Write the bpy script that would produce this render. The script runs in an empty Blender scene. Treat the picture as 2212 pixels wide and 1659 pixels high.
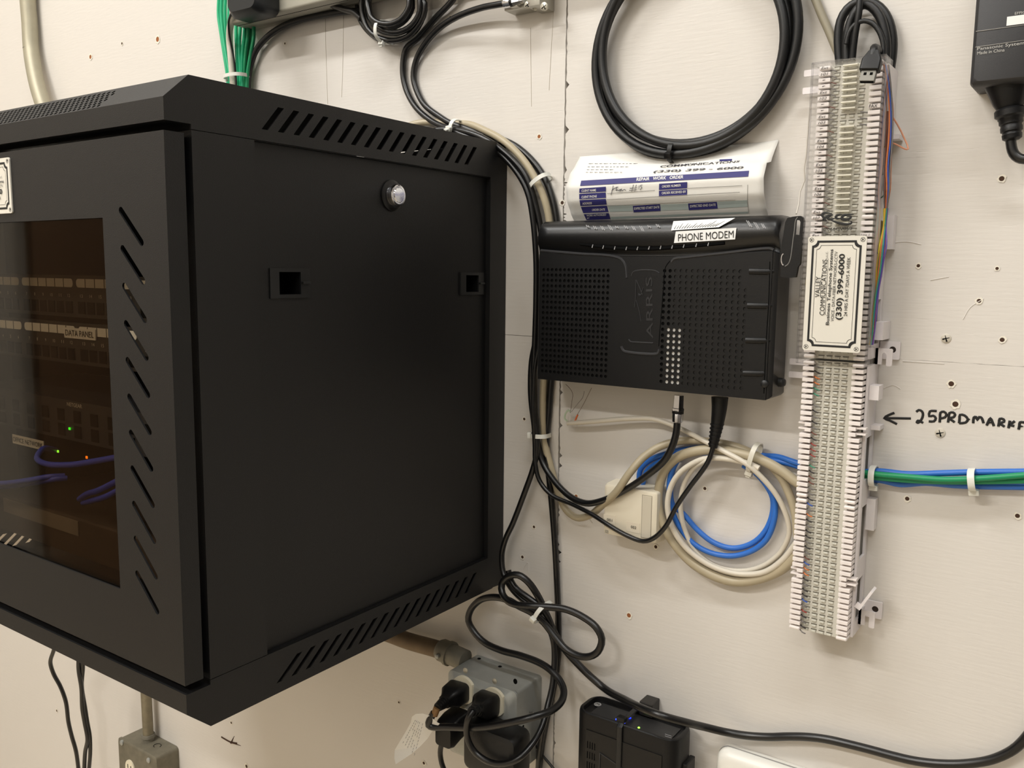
import bpy, bmesh, math, random
from mathutils import Vector, Matrix
from mathutils.geometry import delaunay_2d_cdt
random.seed(7)
S = bpy.context.scene
COL = S.collection

# ------------------------------------------------------------------ camera
IW, IH, FPX = 2212, 1659, 1881.3747
CR = Matrix(((0.8202605780085289, -0.08212463770206893, 0.5660637137702945),
             (0.5718790968290467, 0.09825874350350729, -0.8144320216783631),
             (0.011264225455301006, 0.9917664862292009, 0.12756313737705055)))
CC = Vector((0.60499, -0.85544, 0.11870))
cam = bpy.data.cameras.new('camera')
cam.sensor_fit = 'HORIZONTAL'; cam.sensor_width = 36.0
cam.lens = 36.0 * FPX / IW; cam.clip_start = 0.01; cam.clip_end = 50
co = bpy.data.objects.new('camera', cam); COL.objects.link(co)
co.matrix_world = Matrix.Translation(CC) @ CR.to_4x4()
S.camera = co
S.view_settings.view_transform = 'Standard'; S.view_settings.look = 'None'
S.view_settings.gamma = 1.0; S.view_settings.use_curve_mapping = False
S.view_settings.exposure = -0.12
S.cycles.transparent_max_bounces = 32

# ------------------------------------------------------------------ light: fluorescent ceiling fixtures
w = bpy.data.worlds.new('world'); S.world = w; w.use_nodes = True
w.node_tree.nodes['Background'].inputs[0].default_value = (1, .93, .84, 1)
w.node_tree.nodes['Background'].inputs[1].default_value = 0.05
CEIL = 1.90; FLOOR = -1.45
def lamp(name, loc, sx, sy, power, col, rotz=0):
    l = bpy.data.lights.new(name, 'AREA'); l.shape = 'RECTANGLE'; l.size = sx; l.size_y = sy
    l.energy = power; l.color = col
    o = bpy.data.objects.new(name, l); COL.objects.link(o)
    o.location = loc; o.rotation_euler = (0, 0, rotz)
    return o
LAMPS = [((-0.80, -1.00, CEIL - .09), 1.2, .14, 27.0, (1, .995, .975)),
         ((0.95, -0.95, CEIL - .09), 1.2, .14, 19.0, (1, 1, .985)),
         ((-0.80, -2.45, CEIL - .09), 1.2, .14, 66.0, (1, .965, .915)),
         ((0.95, -2.45, CEIL - .09), 1.2, .14, 17.0, (1, .99, .96))]
for k, a in enumerate(LAMPS): lamp('fluorescent_lamp', *a)

# ------------------------------------------------------------------ helpers
def at(px, py, y=0.0):
    v = CR @ Vector(((px - IW / 2) / FPX, -(py - IH / 2) / FPX, -1.0))
    return CC + v * ((y - CC.y) / v.y)
def atx(px, py, x=0.0):
    v = CR @ Vector(((px - IW / 2) / FPX, -(py - IH / 2) / FPX, -1.0))
    return CC + v * ((x - CC.x) / v.x)
def atz(px, py, z):
    v = CR @ Vector(((px - IW / 2) / FPX, -(py - IH / 2) / FPX, -1.0))
    return CC + v * ((z - CC.z) / v.z)
def lin(c):
    def f(v):
        v /= 255.0
        return v / 12.92 if v <= .04045 else ((v + .055) / 1.055) ** 2.4
    return (f(c[0]), f(c[1]), f(c[2]), 1)
MATS = {}
def mat(name, rgb, rough=.5, metal=0.0, bump=0.0, bscale=400, spec=.5, var=0.0, vscale=40, emit=0, coat=0, stretch=None):
    if name in MATS: return MATS[name]
    m = bpy.data.materials.new(name); m.use_nodes = True; MATS[name] = m
    n = m.node_tree.nodes; L = m.node_tree.links; b = n['Principled BSDF']
    c = lin(rgb)
    b.inputs['Base Color'].default_value = c; b.inputs['Roughness'].default_value = rough
    b.inputs['Metallic'].default_value = metal
    b.inputs['Specular IOR Level'].default_value = spec
    b.inputs['Coat Weight'].default_value = coat
    if emit:
        b.inputs['Emission Color'].default_value = c; b.inputs['Emission Strength'].default_value = emit
    if var or bump:
        t = n.new('ShaderNodeTexCoord'); src = t.outputs['Object']
        if stretch:
            mp = n.new('ShaderNodeMapping'); mp.inputs['Scale'].default_value = stretch
            L.new(src, mp.inputs[0]); src = mp.outputs[0]
    if var:
        x = n.new('ShaderNodeTexNoise'); x.inputs['Scale'].default_value = vscale; x.inputs['Detail'].default_value = 5
        L.new(src, x.inputs['Vector'])
        r = n.new('ShaderNodeMix'); r.data_type = 'RGBA'
        r.inputs[6].default_value = (c[0] * (1 - var), c[1] * (1 - var), c[2] * (1 - var), 1)
        r.inputs[7].default_value = (min(1, c[0] * (1 + var)), min(1, c[1] * (1 + var)), min(1, c[2] * (1 + var)), 1)
        L.new(x.outputs[0], r.inputs[0]); L.new(r.outputs[2], b.inputs['Base Color'])
    if bump:
        x = n.new('ShaderNodeTexNoise'); x.inputs['Scale'].default_value = bscale; x.inputs['Detail'].default_value = 4
        L.new(src, x.inputs['Vector'])
        u = n.new('ShaderNodeBump'); u.inputs['Strength'].default_value = bump; u.inputs['Distance'].default_value = .001
        L.new(x.outputs[0], u.inputs['Height']); L.new(u.outputs[0], b.inputs['Normal'])
    return m
def clear(name, tint, refl=.035, rough=.03):
    if name in MATS: return MATS[name]
    m = bpy.data.materials.new(name); m.use_nodes = True; MATS[name] = m
    n = m.node_tree.nodes; L = m.node_tree.links; n.clear()
    o = n.new('ShaderNodeOutputMaterial'); t = n.new('ShaderNodeBsdfTransparent'); t.inputs[0].default_value = lin(tint)
    g = n.new('ShaderNodeBsdfGlossy'); g.inputs['Roughness'].default_value = rough
    lw = n.new('ShaderNodeLayerWeight'); lw.inputs[0].default_value = .5
    pw = n.new('ShaderNodeMath'); pw.operation = 'POWER'; pw.inputs[1].default_value = 4.5; L.new(lw.outputs['Facing'], pw.inputs[0])
    f = n.new('ShaderNodeMath'); f.operation = 'MULTIPLY_ADD'; f.inputs[1].default_value = .6; f.inputs[2].default_value = refl * .7; L.new(pw.outputs[0], f.inputs[0])
    x = n.new('ShaderNodeMixShader'); L.new(f.outputs[0], x.inputs[0]); L.new(t.outputs[0], x.inputs[1]); L.new(g.outputs[0], x.inputs[2])
    L.new(x.outputs[0], o.inputs[0])
    return m

WALLF = Matrix(((1, 0, 0, 0), (0, 0, -1, 0), (0, 1, 0, 0), (0, 0, 0, 1)))     # u->X v->Z w->-Y
SIDEF = Matrix(((0, 0, 1, 0), (1, 0, 0, 0), (0, 1, 0, 0), (0, 0, 0, 1)))      # u->Y v->Z w->+X
def wallf(y): return Matrix.Translation((0, y, 0)) @ WALLF
def sidef(x): return Matrix.Translation((x, 0, 0)) @ SIDEF
def frame(o, u, v):
    u = Vector(u).normalized(); w_ = u.cross(Vector(v)).normalized(); v = w_.cross(u)
    return Matrix(((u.x, v.x, w_.x, o[0]), (u.y, v.y, w_.y, o[1]), (u.z, v.z, w_.z, o[2]), (0, 0, 0, 1)))
def inside(p, poly):
    r = False; j = len(poly) - 1
    for i in range(len(poly)):
        a, b = poly[i], poly[j]
        if (a[1] > p[1]) != (b[1] > p[1]) and p[0] < (b[0] - a[0]) * (p[1] - a[1]) / (b[1] - a[1]) + a[0]: r = not r
        j = i
    return r
def ngon(cx, cy, r, n=10, ry=None, a0=0):
    ry = r if ry is None else ry
    return [(cx + r * math.cos(a0 + 2 * math.pi * i / n), cy + ry * math.sin(a0 + 2 * math.pi * i / n)) for i in range(n)]
def rrect(x0, y0, x1, y1, r, n=4):
    o = []
    for cx, cy, a in ((x1 - r, y1 - r, 0), (x0 + r, y1 - r, 90), (x0 + r, y0 + r, 180), (x1 - r, y0 + r, 270)):
        for i in range(n + 1):
            t = math.radians(a + 90 * i / n); o.append((cx + r * math.cos(t), cy + r * math.sin(t)))
    return o
def rect(x0, y0, x1, y1): return [(x0, y0), (x1, y0), (x1, y1), (x0, y1)]
def slot(a, b, r, n=5):
    a = Vector(a); b = Vector(b); d = (b - a).normalized(); an = math.atan2(d.y, d.x); o = []
    for c, s in ((b, an - math.pi / 2), (a, an + math.pi / 2)):
        for i in range(n + 1):
            t = s + math.pi * i / n; o.append((c.x + r * math.cos(t), c.y + r * math.sin(t)))
    return o
def crom(P, step=.004, closed=False):
    P = [Vector(p) for p in P]; n = len(P); out = []
    if n < 3 and not closed:
        return P
    for i in range(n if closed else n - 1):
        if closed: a, b, c, d = P[(i - 1) % n], P[i], P[(i + 1) % n], P[(i + 2) % n]
        else:
            a = P[i - 1] if i else P[0] * 2 - P[1]; b = P[i]; c = P[i + 1]
            d = P[i + 2] if i + 2 < n else P[-1] * 2 - P[-2]
        k = max(2, min(14, int((c - b).length / step)))
        ta = max((b - a).length, 1e-6) ** .5; tb = max((c - b).length, 1e-6) ** .5; tc = max((d - c).length, 1e-6) ** .5
        m1 = ((b - a) / ta - (c - a) / (ta + tb) + (c - b) / tb) * tb
        m2 = ((c - b) / tb - (d - b) / (tb + tc) + (d - c) / tc) * tb
        for q in range(k):
            t = q / k
            out.append(b * (2 * t**3 - 3 * t * t + 1) + m1 * (t**3 - 2 * t * t + t) + c * (3 * t * t - 2 * t**3) + m2 * (t**3 - t * t))
    if not closed: out.append(P[-1])
    return out
class MB:
    def __init__(s): s.b = bmesh.new()
    def face(s, vs):
        try: return s.b.faces.new(vs)
        except ValueError: return None
    def box(s, lo, hi, M=None, bev=0):
        x0, y0, z0 = lo; x1, y1, z1 = hi
        v = [s.b.verts.new((x, y, z)) for z in (z0, z1) for x, y in ((x0, y0), (x1, y0), (x1, y1), (x0, y1))]
        fs = [s.face([v[i] for i in q]) for q in ((3, 2, 1, 0), (4, 5, 6, 7), (0, 1, 5, 4), (1, 2, 6, 5), (2, 3, 7, 6), (3, 0, 4, 7))]
        if bev:
            r = bmesh.ops.bevel(s.b, geom=list({e for f in fs for e in f.edges}), offset=bev, segments=2, affect='EDGES', profile=.5)
            v = list({x for f in r['faces'] for x in f.verts} | {x for x in v if x.is_valid})
        if M is not None: bmesh.ops.transform(s.b, matrix=M, verts=v)
        return s
    def loft(s, rings, closed=True, cap=True):
        R = [[s.b.verts.new(p) for p in r] for r in rings]; n = len(R[0])
        for a, b in zip(R, R[1:]):
            for i in range(n if closed else n - 1):
                j = (i + 1) % n; s.face((a[i], a[j], b[j], b[i]))
        if cap and closed: s.face(R[0][::-1]); s.face(R[-1])
        return s
    def tube(s, pts, r, n=10, cap=True, closed=False, flat=None):
        pts = [Vector(p) for p in pts]; N = len(pts); rings = []; up = None
        for i, p in enumerate(pts):
            if closed: t = pts[(i + 1) % N] - pts[i - 1]
            else: t = pts[min(i + 1, N - 1)] - pts[max(i - 1, 0)]
            if t.length < 1e-9: t = Vector((1, 0, 0))
            t.normalize()
            if flat is not None: up = Vector(flat)
            elif up is None: up = Vector((0, -1, 0)) if abs(t.y) < .9 else Vector((1, 0, 0))
            up = (up - t * up.dot(t))
            if up.length < 1e-6: up = t.orthogonal()
            up.normalize(); sd = t.cross(up)
            rr = r[i] if isinstance(r, (list, tuple)) and len(r) == N else r
            ra, rb = rr if isinstance(rr, tuple) else (rr, rr)
            rings.append([p + sd * (ra * math.cos(2 * math.pi * k / n)) + up * (rb * math.sin(2 * math.pi * k / n)) for k in range(n)])
        if closed:
            R = [[s.b.verts.new(p) for p in q] for q in rings]
            for a, b in zip(R, R[1:] + R[:1]):
                for i in range(n): s.face((a[i], a[(i + 1) % n], b[(i + 1) % n], b[i]))
            return s
        return s.loft(rings, True, cap)
    def cyl(s, a, b, r, n=16, r2=None):
        a = Vector(a); b = Vector(b); r2 = r if r2 is None else r2
        return s.tube([a, b], [(r, r), (r2, r2)], n)
    def lathe(s, a, b, prof, n=18):
        """prof = [(t along a-b in metres, radius)]"""
        a = Vector(a); d = (Vector(b) - a).normalized()
        return s.tube([a + d * t for t, _ in prof], [(max(q, 1e-5), max(q, 1e-5)) for _, q in prof], n)
    def plate(s, outer, holes, t, M):
        """flat plate with holes, front face on w=0, thickness t behind it"""
        vs = []; ed = []
        for lp in [outer] + list(holes):
            k = len(vs); vs += [Vector((p[0], p[1])) for p in lp]
            ed += [(k + i, k + (i + 1) % len(lp)) for i in range(len(lp))]
        V, E_, F, _, _, _ = delaunay_2d_cdt(vs, ed, [], 0, 1e-7)
        hb = [(min(p[0] for p in h), max(p[0] for p in h), min(p[1] for p in h), max(p[1] for p in h), h) for h in holes]
        keep = []
        for f in F:
            c = sum((V[i] for i in f), Vector((0, 0))) / len(f)
            if not inside(c, outer): continue
            if any(a <= c.x <= b and e <= c.y <= g and inside(c, h) for a, b, e, g, h in hb): continue
            keep.append(f)
        fr = [s.b.verts.new(M @ Vector((v.x, v.y, 0))) for v in V]
        bk = [s.b.verts.new(M @ Vector((v.x, v.y, -t))) for v in V] if t else None
        cnt = {}
        for f in keep:
            a = sum(V[f[i]].x * V[f[(i + 1) % len(f)]].y - V[f[(i + 1) % len(f)]].x * V[f[i]].y for i in range(len(f)))
            f = list(f) if a > 0 else list(f)[::-1]
            s.face([fr[i] for i in f])
            if t:
                s.face([bk[i] for i in f[::-1]])
                for i in range(len(f)):
                    e = (f[i], f[(i + 1) % len(f)])
                    if (e[1], e[0]) in cnt: del cnt[(e[1], e[0])]
                    else: cnt[e] = 1
        for a, b in cnt: s.face([fr[b], fr[a], bk[a], bk[b]])
        s.b.verts.ensure_lookup_table()
        bmesh.ops.delete(s.b, geom=[v for v in fr + (bk or []) if not v.link_faces], context='VERTS')
        return s
    def grid(s, rows, thick=0):
        R = [[s.b.verts.new(p) for p in r] for r in rows]
        for a, b in zip(R, R[1:]):
            for i in range(len(a) - 1): s.face((a[i], a[i + 1], b[i + 1], b[i]))
        return s
def obj(name, mb, m, parent=None, smooth=None):
    me = bpy.data.meshes.new(name)
    bmesh.ops.recalc_face_normals(mb.b, faces=mb.b.faces) if smooth != 'keep' else None
    mb.b.to_mesh(me); mb.b.free()
    o = bpy.data.objects.new(name, me); me.materials.append(m); COL.objects.link(o)
    if smooth and smooth != 'keep':
        for p in me.polygons: p.use_smooth = True
        ang = math.radians(35 if smooth is True else smooth)
        b2 = bmesh.new(); b2.from_mesh(me)
        for e in b2.edges:
            if len(e.link_faces) == 2 and e.calc_face_angle(0) > ang: e.smooth = False
        b2.to_mesh(me); b2.free()
    if parent is not None:
        o.parent = parent; o.matrix_parent_inverse = parent.matrix_basis.inverted()
    return o
def thing(name, label, cat, loc=(0, 0, 0), group=None):
    o = bpy.data.objects.new(name, None); COL.objects.link(o); o.location = loc; o.empty_display_size = .02
    return tag(o, label, cat, group)
def tag(o, label, cat, group=None, kind=None):
    o['label'] = label; o['category'] = cat
    if group: o['group'] = group
    if kind: o['kind'] = kind
    return o
def lab(o, label): o['label'] = label; return o
def struct(name, mb, m):
    o = obj(name, mb, m); o['kind'] = 'structure'; return o
def cpts(pts, dy=0):
    return [at(p[0], p[1], p[2] + dy) if len(p) == 3 else Vector(p[0]) for p in pts]
def cable(name, pts, r, m, label, cat='cable', group=None, parent=None, n=10, y=None):
    pts = [(p[0], p[1], y) if len(p) == 2 else p for p in pts]
    o = obj(name, MB().tube(crom(cpts(pts)), r, n), m, parent, smooth=60)
    if parent is None: tag(o, label, cat, group)
    return o
def textmesh(s, size=1.0, bold=0, shear=0, space=1.0):
    c = bpy.data.curves.new('t', 'FONT'); c.body = s; c.size = size; c.shear = shear; c.space_character = space
    c.offset = bold; c.resolution_u = 3
    o = bpy.data.objects.new('t', c)
    me = bpy.data.meshes.new_from_object(o)
    V = [v.co.copy() for v in me.vertices]; F = [list(p.vertices) for p in me.polygons]
    bpy.data.objects.remove(o); bpy.data.curves.remove(c); bpy.data.meshes.remove(me)
    return V, F
def text_ab(mb, s, A, B, nrm, h=None, bold=0, shear=0, lift=.0003):
    """fit the words between A and B (baseline), letter height h metres (None = natural)"""
    V, F = textmesh(s, 1.0, bold, shear)
    if not V: return mb
    x0 = min(v.x for v in V); x1 = max(v.x for v in V); y0 = min(0, min(v.y for v in V)) * 0; y1 = max(v.y for v in V)
    A = Vector(A); B = Vector(B); u = B - A; k = u.length / (x1 - x0); u.normalize(); nn = Vector(nrm).normalized(); v_ = nn.cross(u)
    ky = k if h is None else h / y1
    vs = [mb.b.verts.new(A + u * ((q.x - x0) * k) + v_ * (q.y * ky) + nn * lift) for q in V]
    for f in F: mb.face([vs[i] for i in f])
    return mb
def text_px(mb, s, a, b, y, h=None, bold=0, shear=0, lift=.0003):
    return text_ab(mb, s, at(a[0], a[1], y), at(b[0], b[1], y), (0, -1, 0), h, bold, shear, lift)
def strokes(mb, polys, r, y, conv=lambda p: p, thin=.0003):
    for pl in polys:
        P = [at(*conv(p), y) for p in pl]
        if len(P) == 1: P = [P[0] - Vector((.0008, 0, 0)), P[0] + Vector((.0008, 0, 0))]
        mb.tube(crom(P, .002), (r, thin), 6, flat=(0, -1, 0))
    return mb
NY = (0, -1, 0)

# ------------------------------------------------------------------ materials
def wall_paint():
    m = mat('white_wall_paint', (219, 214, 207), .5)
    n = m.node_tree.nodes; L = m.node_tree.links; b = n['Principled BSDF']
    t = n.new('ShaderNodeTexCoord')
    mp = n.new('ShaderNodeMapping'); mp.inputs['Scale'].default_value = (1.0, 1, 9); L.new(t.outputs['Object'], mp.inputs[0])
    a = n.new('ShaderNodeTexNoise'); a.inputs['Scale'].default_value = 38; a.inputs['Detail'].default_value = 8; L.new(mp.outputs[0], a.inputs['Vector'])
    mp2 = n.new('ShaderNodeMapping'); mp2.inputs['Scale'].default_value = (1.2, 1, 14); mp2.inputs['Rotation'].default_value = (0, .04, 0); L.new(t.outputs['Object'], mp2.inputs[0])
    c = n.new('ShaderNodeTexNoise'); c.inputs['Scale'].default_value = 26; c.inputs['Detail'].default_value = 3; L.new(mp2.outputs[0], c.inputs['Vector'])
    r = n.new('ShaderNodeValToRGB'); r.color_ramp.elements[0].position = .66; r.color_ramp.elements[1].position = .74; L.new(c.outputs[0], r.inputs[0])
    s = n.new('ShaderNodeMath'); s.operation = 'MULTIPLY_ADD'; s.inputs[1].default_value = -1.0; L.new(r.outputs[0], s.inputs[0]); L.new(a.outputs[0], s.inputs[2])
    u = n.new('ShaderNodeBump'); u.inputs['Strength'].default_value = .16; u.inputs['Distance'].default_value = .0010
    L.new(s.outputs[0], u.inputs['Height']); L.new(u.outputs[0], b.inputs['Normal'])
    return m
M_WALL = wall_paint()
M_CAB = mat('black_powder_coat', (12, 12, 13), .46, bump=.3, bscale=1500, spec=.45)
M_BLK = mat('black_plastic', (11, 11, 12), .42, bump=.12, bscale=1500, spec=.38)
M_RUB = mat('black_rubber_cable', (13, 13, 14), .32, spec=.6)
M_RUBM = mat('matt_black_cable', (19, 20, 21), .45, spec=.5, bump=.1, bscale=900)
M_DARK = mat('dark_void', (10, 10, 10), .9, spec=.1)
M_WHITE = mat('white_plastic', (232, 226, 222), .4)
M_TIE = mat('white_nylon', (228, 228, 220), .35)
M_CHROME = mat('chrome', (215, 215, 218), .12, 1)
M_STEEL = mat('galvanised_steel', (172, 174, 170), .45, .45, var=.2, vscale=45, bump=.1, bscale=120)
M_OLDST = mat('weathered_galvanised_steel', (130, 126, 114), .6, .35, var=.35, vscale=60)
M_BEIGE = mat('beige_cable', (176, 164, 138), .4, var=.08, vscale=30)
M_GREY = mat('grey_cable', (150, 143, 124), .45)
M_WCABLE = mat('white_cable', (214, 206, 190), .4)
M_BLUE = mat('blue_cable', (44, 108, 196), .42)
M_GREEN = mat('green_cable', (10, 142, 92), .42)
M_LGREEN = mat('teal_green_cable', (26, 176, 124), .42)
M_INK = mat('black_ink', (22, 22, 22), .6)
M_PAPER = mat('white_paper', (236, 234, 228), .6)
M_NAVY = mat('navy_print', (48, 46, 112), .6)
M_IVORY = mat('ivory_plastic', (226, 217, 196), .4)

# ------------------------------------------------------------------ room shell
SEAM = .0785; HS = .0437; HS2 = .224
def jag(a, b, fixed, amp, n, axis, seed, chip=.0):
    """a jagged edge from a to b"""
    rr = random.Random(seed); o = []
    for i in range(n + 1):
        t = a + (b - a) * i / n; d = rr.uniform(0, amp)
        if chip and 0 < i < n and rr.random() < .10: d += rr.uniform(.2, 1) * chip
        o.append((fixed + d, t) if axis == 'v' else (t, fixed + d))
    return o
def board(mb, pts): mb.plate(pts, [], .012, wallf(0)); return mb
XL, XR = -2.1, 1.75
wl = MB()
board(wl, [(XL, HS + .0003), ] + [(SEAM - .0006 - (p[0]), p[1]) for p in jag(HS + .0003, CEIL, 0, .0006, 420, 'v', 1)] + [(XL, CEIL)])
board(wl, [(XL, FLOOR)] + [(SEAM - .0006 - p[0], p[1]) for p in jag(FLOOR, HS - .0002, 0, .0006, 420, 'v', 2)] + [(XL, HS - .0002)])
rgt = jag(HS + .0004, HS2 - .0002, SEAM + .0004, .0011, 150, 'v', 3, .006)
board(wl, [p for p in rgt[::-1]] + [(p[0], p[1]) for p in jag(SEAM + .001, XR, HS - .0003, .0003, 300, 'h', 5)] + [(XR, HS2 - .0002)])
rgt = jag(HS2 + .0001, CEIL, SEAM + .0004, .0011, 380, 'v', 4, .006)
board(wl, [p for p in rgt[::-1]] + [(p[0], p[1]) for p in jag(SEAM + .001, XR, HS2 - .0003, .0002, 200, 'h', 6)] + [(XR, CEIL)])
rgt = jag(FLOOR, HS - .0003, SEAM + .0004, .0011, 500, 'v', 8, .006)
board(wl, [p for p in rgt[::-1]] + [(XR, FLOOR)] + [(p[0], p[1]) for p in jag(XR, SEAM + .001, HS - .0004, .0002, 300, 'h', 9)])
WALL = struct('wall_back', wl, M_WALL)
bk = obj('backing', MB().box((XL, .0125, FLOOR), (XR, .03, CEIL)), mat('dark_wood_gap', (58, 46, 36), .9), WALL)
M_RM = mat('tan_room_paint', (188, 182, 172), .7)
struct('floor', MB().box((XL, -3.0, FLOOR - .02), (XR, .03, FLOOR)), mat('tan_vinyl_floor', (208, 194, 170), .5, var=.08, vscale=6))
struct('ceiling', MB().box((XL, -3.0, CEIL), (XR, .03, CEIL + .02)), mat('white_ceiling', (225, 222, 214), .8))
struct('wall_left', MB().box((XL - .02, -3.0, FLOOR), (XL, .03, CEIL)), M_RM)
struct('wall_right', MB().box((XR, -3.0, FLOOR), (XR + .02, .03, CEIL)), mat('dark_taupe_paint', (98, 94, 90), .75))
struct('wall_front', MB().box((XL, -3.02, FLOOR), (XR, -3.0, CEIL)), M_RM)
dd = MB().plate(rect(-2.25, FLOOR + .001, -1.37, .62), [], .04, sidef(XL + .041))  # unseen panel, added so the cabinet glass reflects something brown
dr = struct('reflection_panel', dd, mat('brown_reflection_panel', (116, 88, 62), .5, var=.2, vscale=8))
fx = None
for k, (loc, sx, sy, pw, cl) in enumerate(LAMPS):
    t = thing('ceiling_light', ['white fluorescent fixture over the wall cabinet', 'white fluorescent fixture over the punch down blocks',
              'white fluorescent fixture behind the camera, left', 'white fluorescent fixture behind the camera, right'][k], 'ceiling light', (loc[0], loc[1], CEIL), 'ceiling fixtures')
    h = MB(); x, y = loc[0], loc[1]
    h.box((x - .62, y - .09, CEIL - .03), (x + .62, y + .09, CEIL - .0005))
    obj('housing', h, mat('white_enamel', (235, 235, 230), .35), t)

# screw holes, dimples and the marker writing belong to the wall surface
M_HOLE = mat('screw_hole_wood', (70, 48, 34), .9); M_RUST = mat('rusty_wood', (150, 92, 52), .9)
def hole(px, py, r, m=M_HOLE, rim=1):
    p = at(px, py)
    mb = MB(); mb.plate(ngon(p.x, p.z, r, 10), [], 0, wallf(-.0004)); obj('screw_hole', mb, m, WALL)
    if rim:
        rr = random.Random(int(px * 7 + py)); q = MB()
        P = [(p.x + r * (1.25 + rr.uniform(0, .7)) * math.cos(a), p.z + r * (1.25 + rr.uniform(0, .7)) * math.sin(a)) for a in [i * math.pi / 8 for i in range(16)]]
        q.plate(P, [ngon(p.x, p.z, r * .98, 10)], 0, wallf(-.0006)); obj('torn_paint', q, mat('torn_paint', (236, 230, 216), .8), WALL)
for px, py, r, m in [(1984, 574, .0016, M_HOLE), (2115, 650, .0019, M_HOLE), (2154, 580, .0014, M_HOLE), (2164, 386, .0022, M_HOLE), (2055, 829, .0024, M_HOLE),
                     (2064, 873, .0026, M_HOLE), (2165, 734, .0020, M_HOLE), (1960, 1077, .0020, M_HOLE), (2198, 1114, .0020, M_HOLE), (1359, 1329, .0026, M_RUST),
                     (1165, 295, .0022, M_RUST), (1133, 905, .0018, M_HOLE), (1154, 1138, .0018, M_HOLE), (1129, 1203, .0020, M_HOLE), (1417, 1181, .0020, M_HOLE),
                     (1245, 1072, .0022, M_RUST), (1523, 1055, .0018, M_HOLE), (918, 1590, .0022, M_HOLE), (916, 1648, .0022, M_HOLE), (123, 1535, .0026, M_HOLE),
                     (500, 1561, .0022, M_HOLE), (533, 1655, .0030, M_HOLE), (196, 123, .0036, M_RUST), (341, 85, .0042, M_RUST), (264, 94, .0022, M_HOLE), (1215, 438, .0022, M_HOLE),
                     (1156, 690, .0016, M_HOLE), (973, 37, .0014, M_HOLE), (616, 94, .0016, M_HOLE), (862, 1517, .0016, M_HOLE)]:
    hole(px, py, r, m)
# wood splinter under the cabinet
mb = MB(); strokes(mb, [[(478, 1592), (498, 1603), (512, 1606)], [(498, 1603), (520, 1611)], [(499, 1605), (506, 1590)]], .0016, -.0003); obj('paint_tear', mb, M_HOLE, WALL)
# thin hairline cracks drawn in the paint
mb = MB(); strokes(mb, [[(703, 40), (704, 110), (708, 225)], [(742, 30), (741, 120), (738, 210)], [(1146, 60), (1147, 160), (1148, 230)], [(1196, 20), (1190, 120), (1186, 195)],
                        [(1268, 1112), (1280, 1130)]], .00016, -.0002); obj('hairline_crack', mb, mat('crack', (184, 175, 160), .9), WALL)
mb = MB(); strokes(mb, [[(2010, 605), (2050, 598)], [(1900, 528), (1960, 522), (1990, 528)], [(1950, 780), (2040, 786)], [(1262, 530), (1300, 527)], [(1905, 840), (1930, 832), (1945, 840)],
                        [(2080, 690), (2096, 664), (2125, 645)], [(1130, 1230), (1140, 1215), (1142, 1238)]], .0005, -.0002); obj('paint_ridge', mb, M_WALL, WALL)
cz = lambda p: (1650 + p[0] / 3.936, 780 + p[1] / 3.936)
mb = MB(); strokes(mb, [[(1250, 488), (1130, 486), (1022, 485)], [(1110, 440), (1060, 460), (1022, 485), (1070, 505), (1132, 536)],
    [(1296, 432), (1318, 416), (1345, 428), (1353, 458), (1338, 500), (1312, 524), (1300, 522), (1310, 506), (1330, 512), (1354, 526)],
    [(1470, 425), (1440, 423), (1412, 427), (1406, 470), (1440, 464), (1462, 484), (1446, 512), (1402, 512)],
    [(1495, 522), (1498, 480), (1502, 438), (1530, 430), (1552, 452), (1540, 478), (1500, 488)],
    [(1566, 522), (1572, 480), (1578, 442), (1608, 436), (1626, 456), (1610, 478), (1576, 486), (1600, 504), (1622, 520)],
    [(1660, 528), (1664, 490), (1668, 456), (1706, 462), (1734, 494), (1716, 522), (1660, 528)], [(1745, 495)],
    [(1780, 528), (1786, 478), (1804, 474), (1814, 502), (1832, 474), (1852, 484), (1868, 528)],
    [(1894, 548), (1910, 512), (1926, 484), (1942, 516), (1956, 552)], [(1906, 522), (1950, 524)],
    [(1994, 556), (2000, 522), (2006, 490), (2036, 494), (2044, 514), (2004, 530), (2030, 546), (2046, 558)],
    [(2080, 570), (2086, 538), (2092, 506)], [(2134, 510), (2108, 528), (2088, 540), (2110, 548), (2130, 552)],
    [(2166, 582), (2172, 552), (2178, 520), (2200, 520), (2236, 524)], [(2172, 552), (2206, 556)]], .0011, -.0003, cz)
lab(obj('marker_writing', mb, M_INK, WALL), 'handwritten black marker note with an arrow')
def wall_screw(px, py, r, label):
    t = thing('wall_screw', label, 'screw', at(px, py), None); p = at(px, py)
    obj('head', MB().lathe(p, p + Vector((0, -1, 0)), [(0, r), (.0006, r), (.0014, r * .75), (.0016, r * .2)]), mat('painted_screw', (205, 198, 184), .5), t, smooth=True)
    a = .3; mb = MB()
    for k in (0, math.pi / 2): 
        d = Vector((math.cos(a + k), 0, math.sin(a + k))) * r * .7; q = p + Vector((0, -.00165, 0)); mb.tube([q - d, q + d], (r * .16, .0002), 6, flat=NY)
    obj('cross_slot', mb, M_DARK, t)
wall_screw(2044, 731, .0042, 'painted cross head screw in the wall, level with the bracket foot')
wall_screw(2031, 935, .0044, 'painted cross head screw below the marker writing on the wall')

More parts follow.
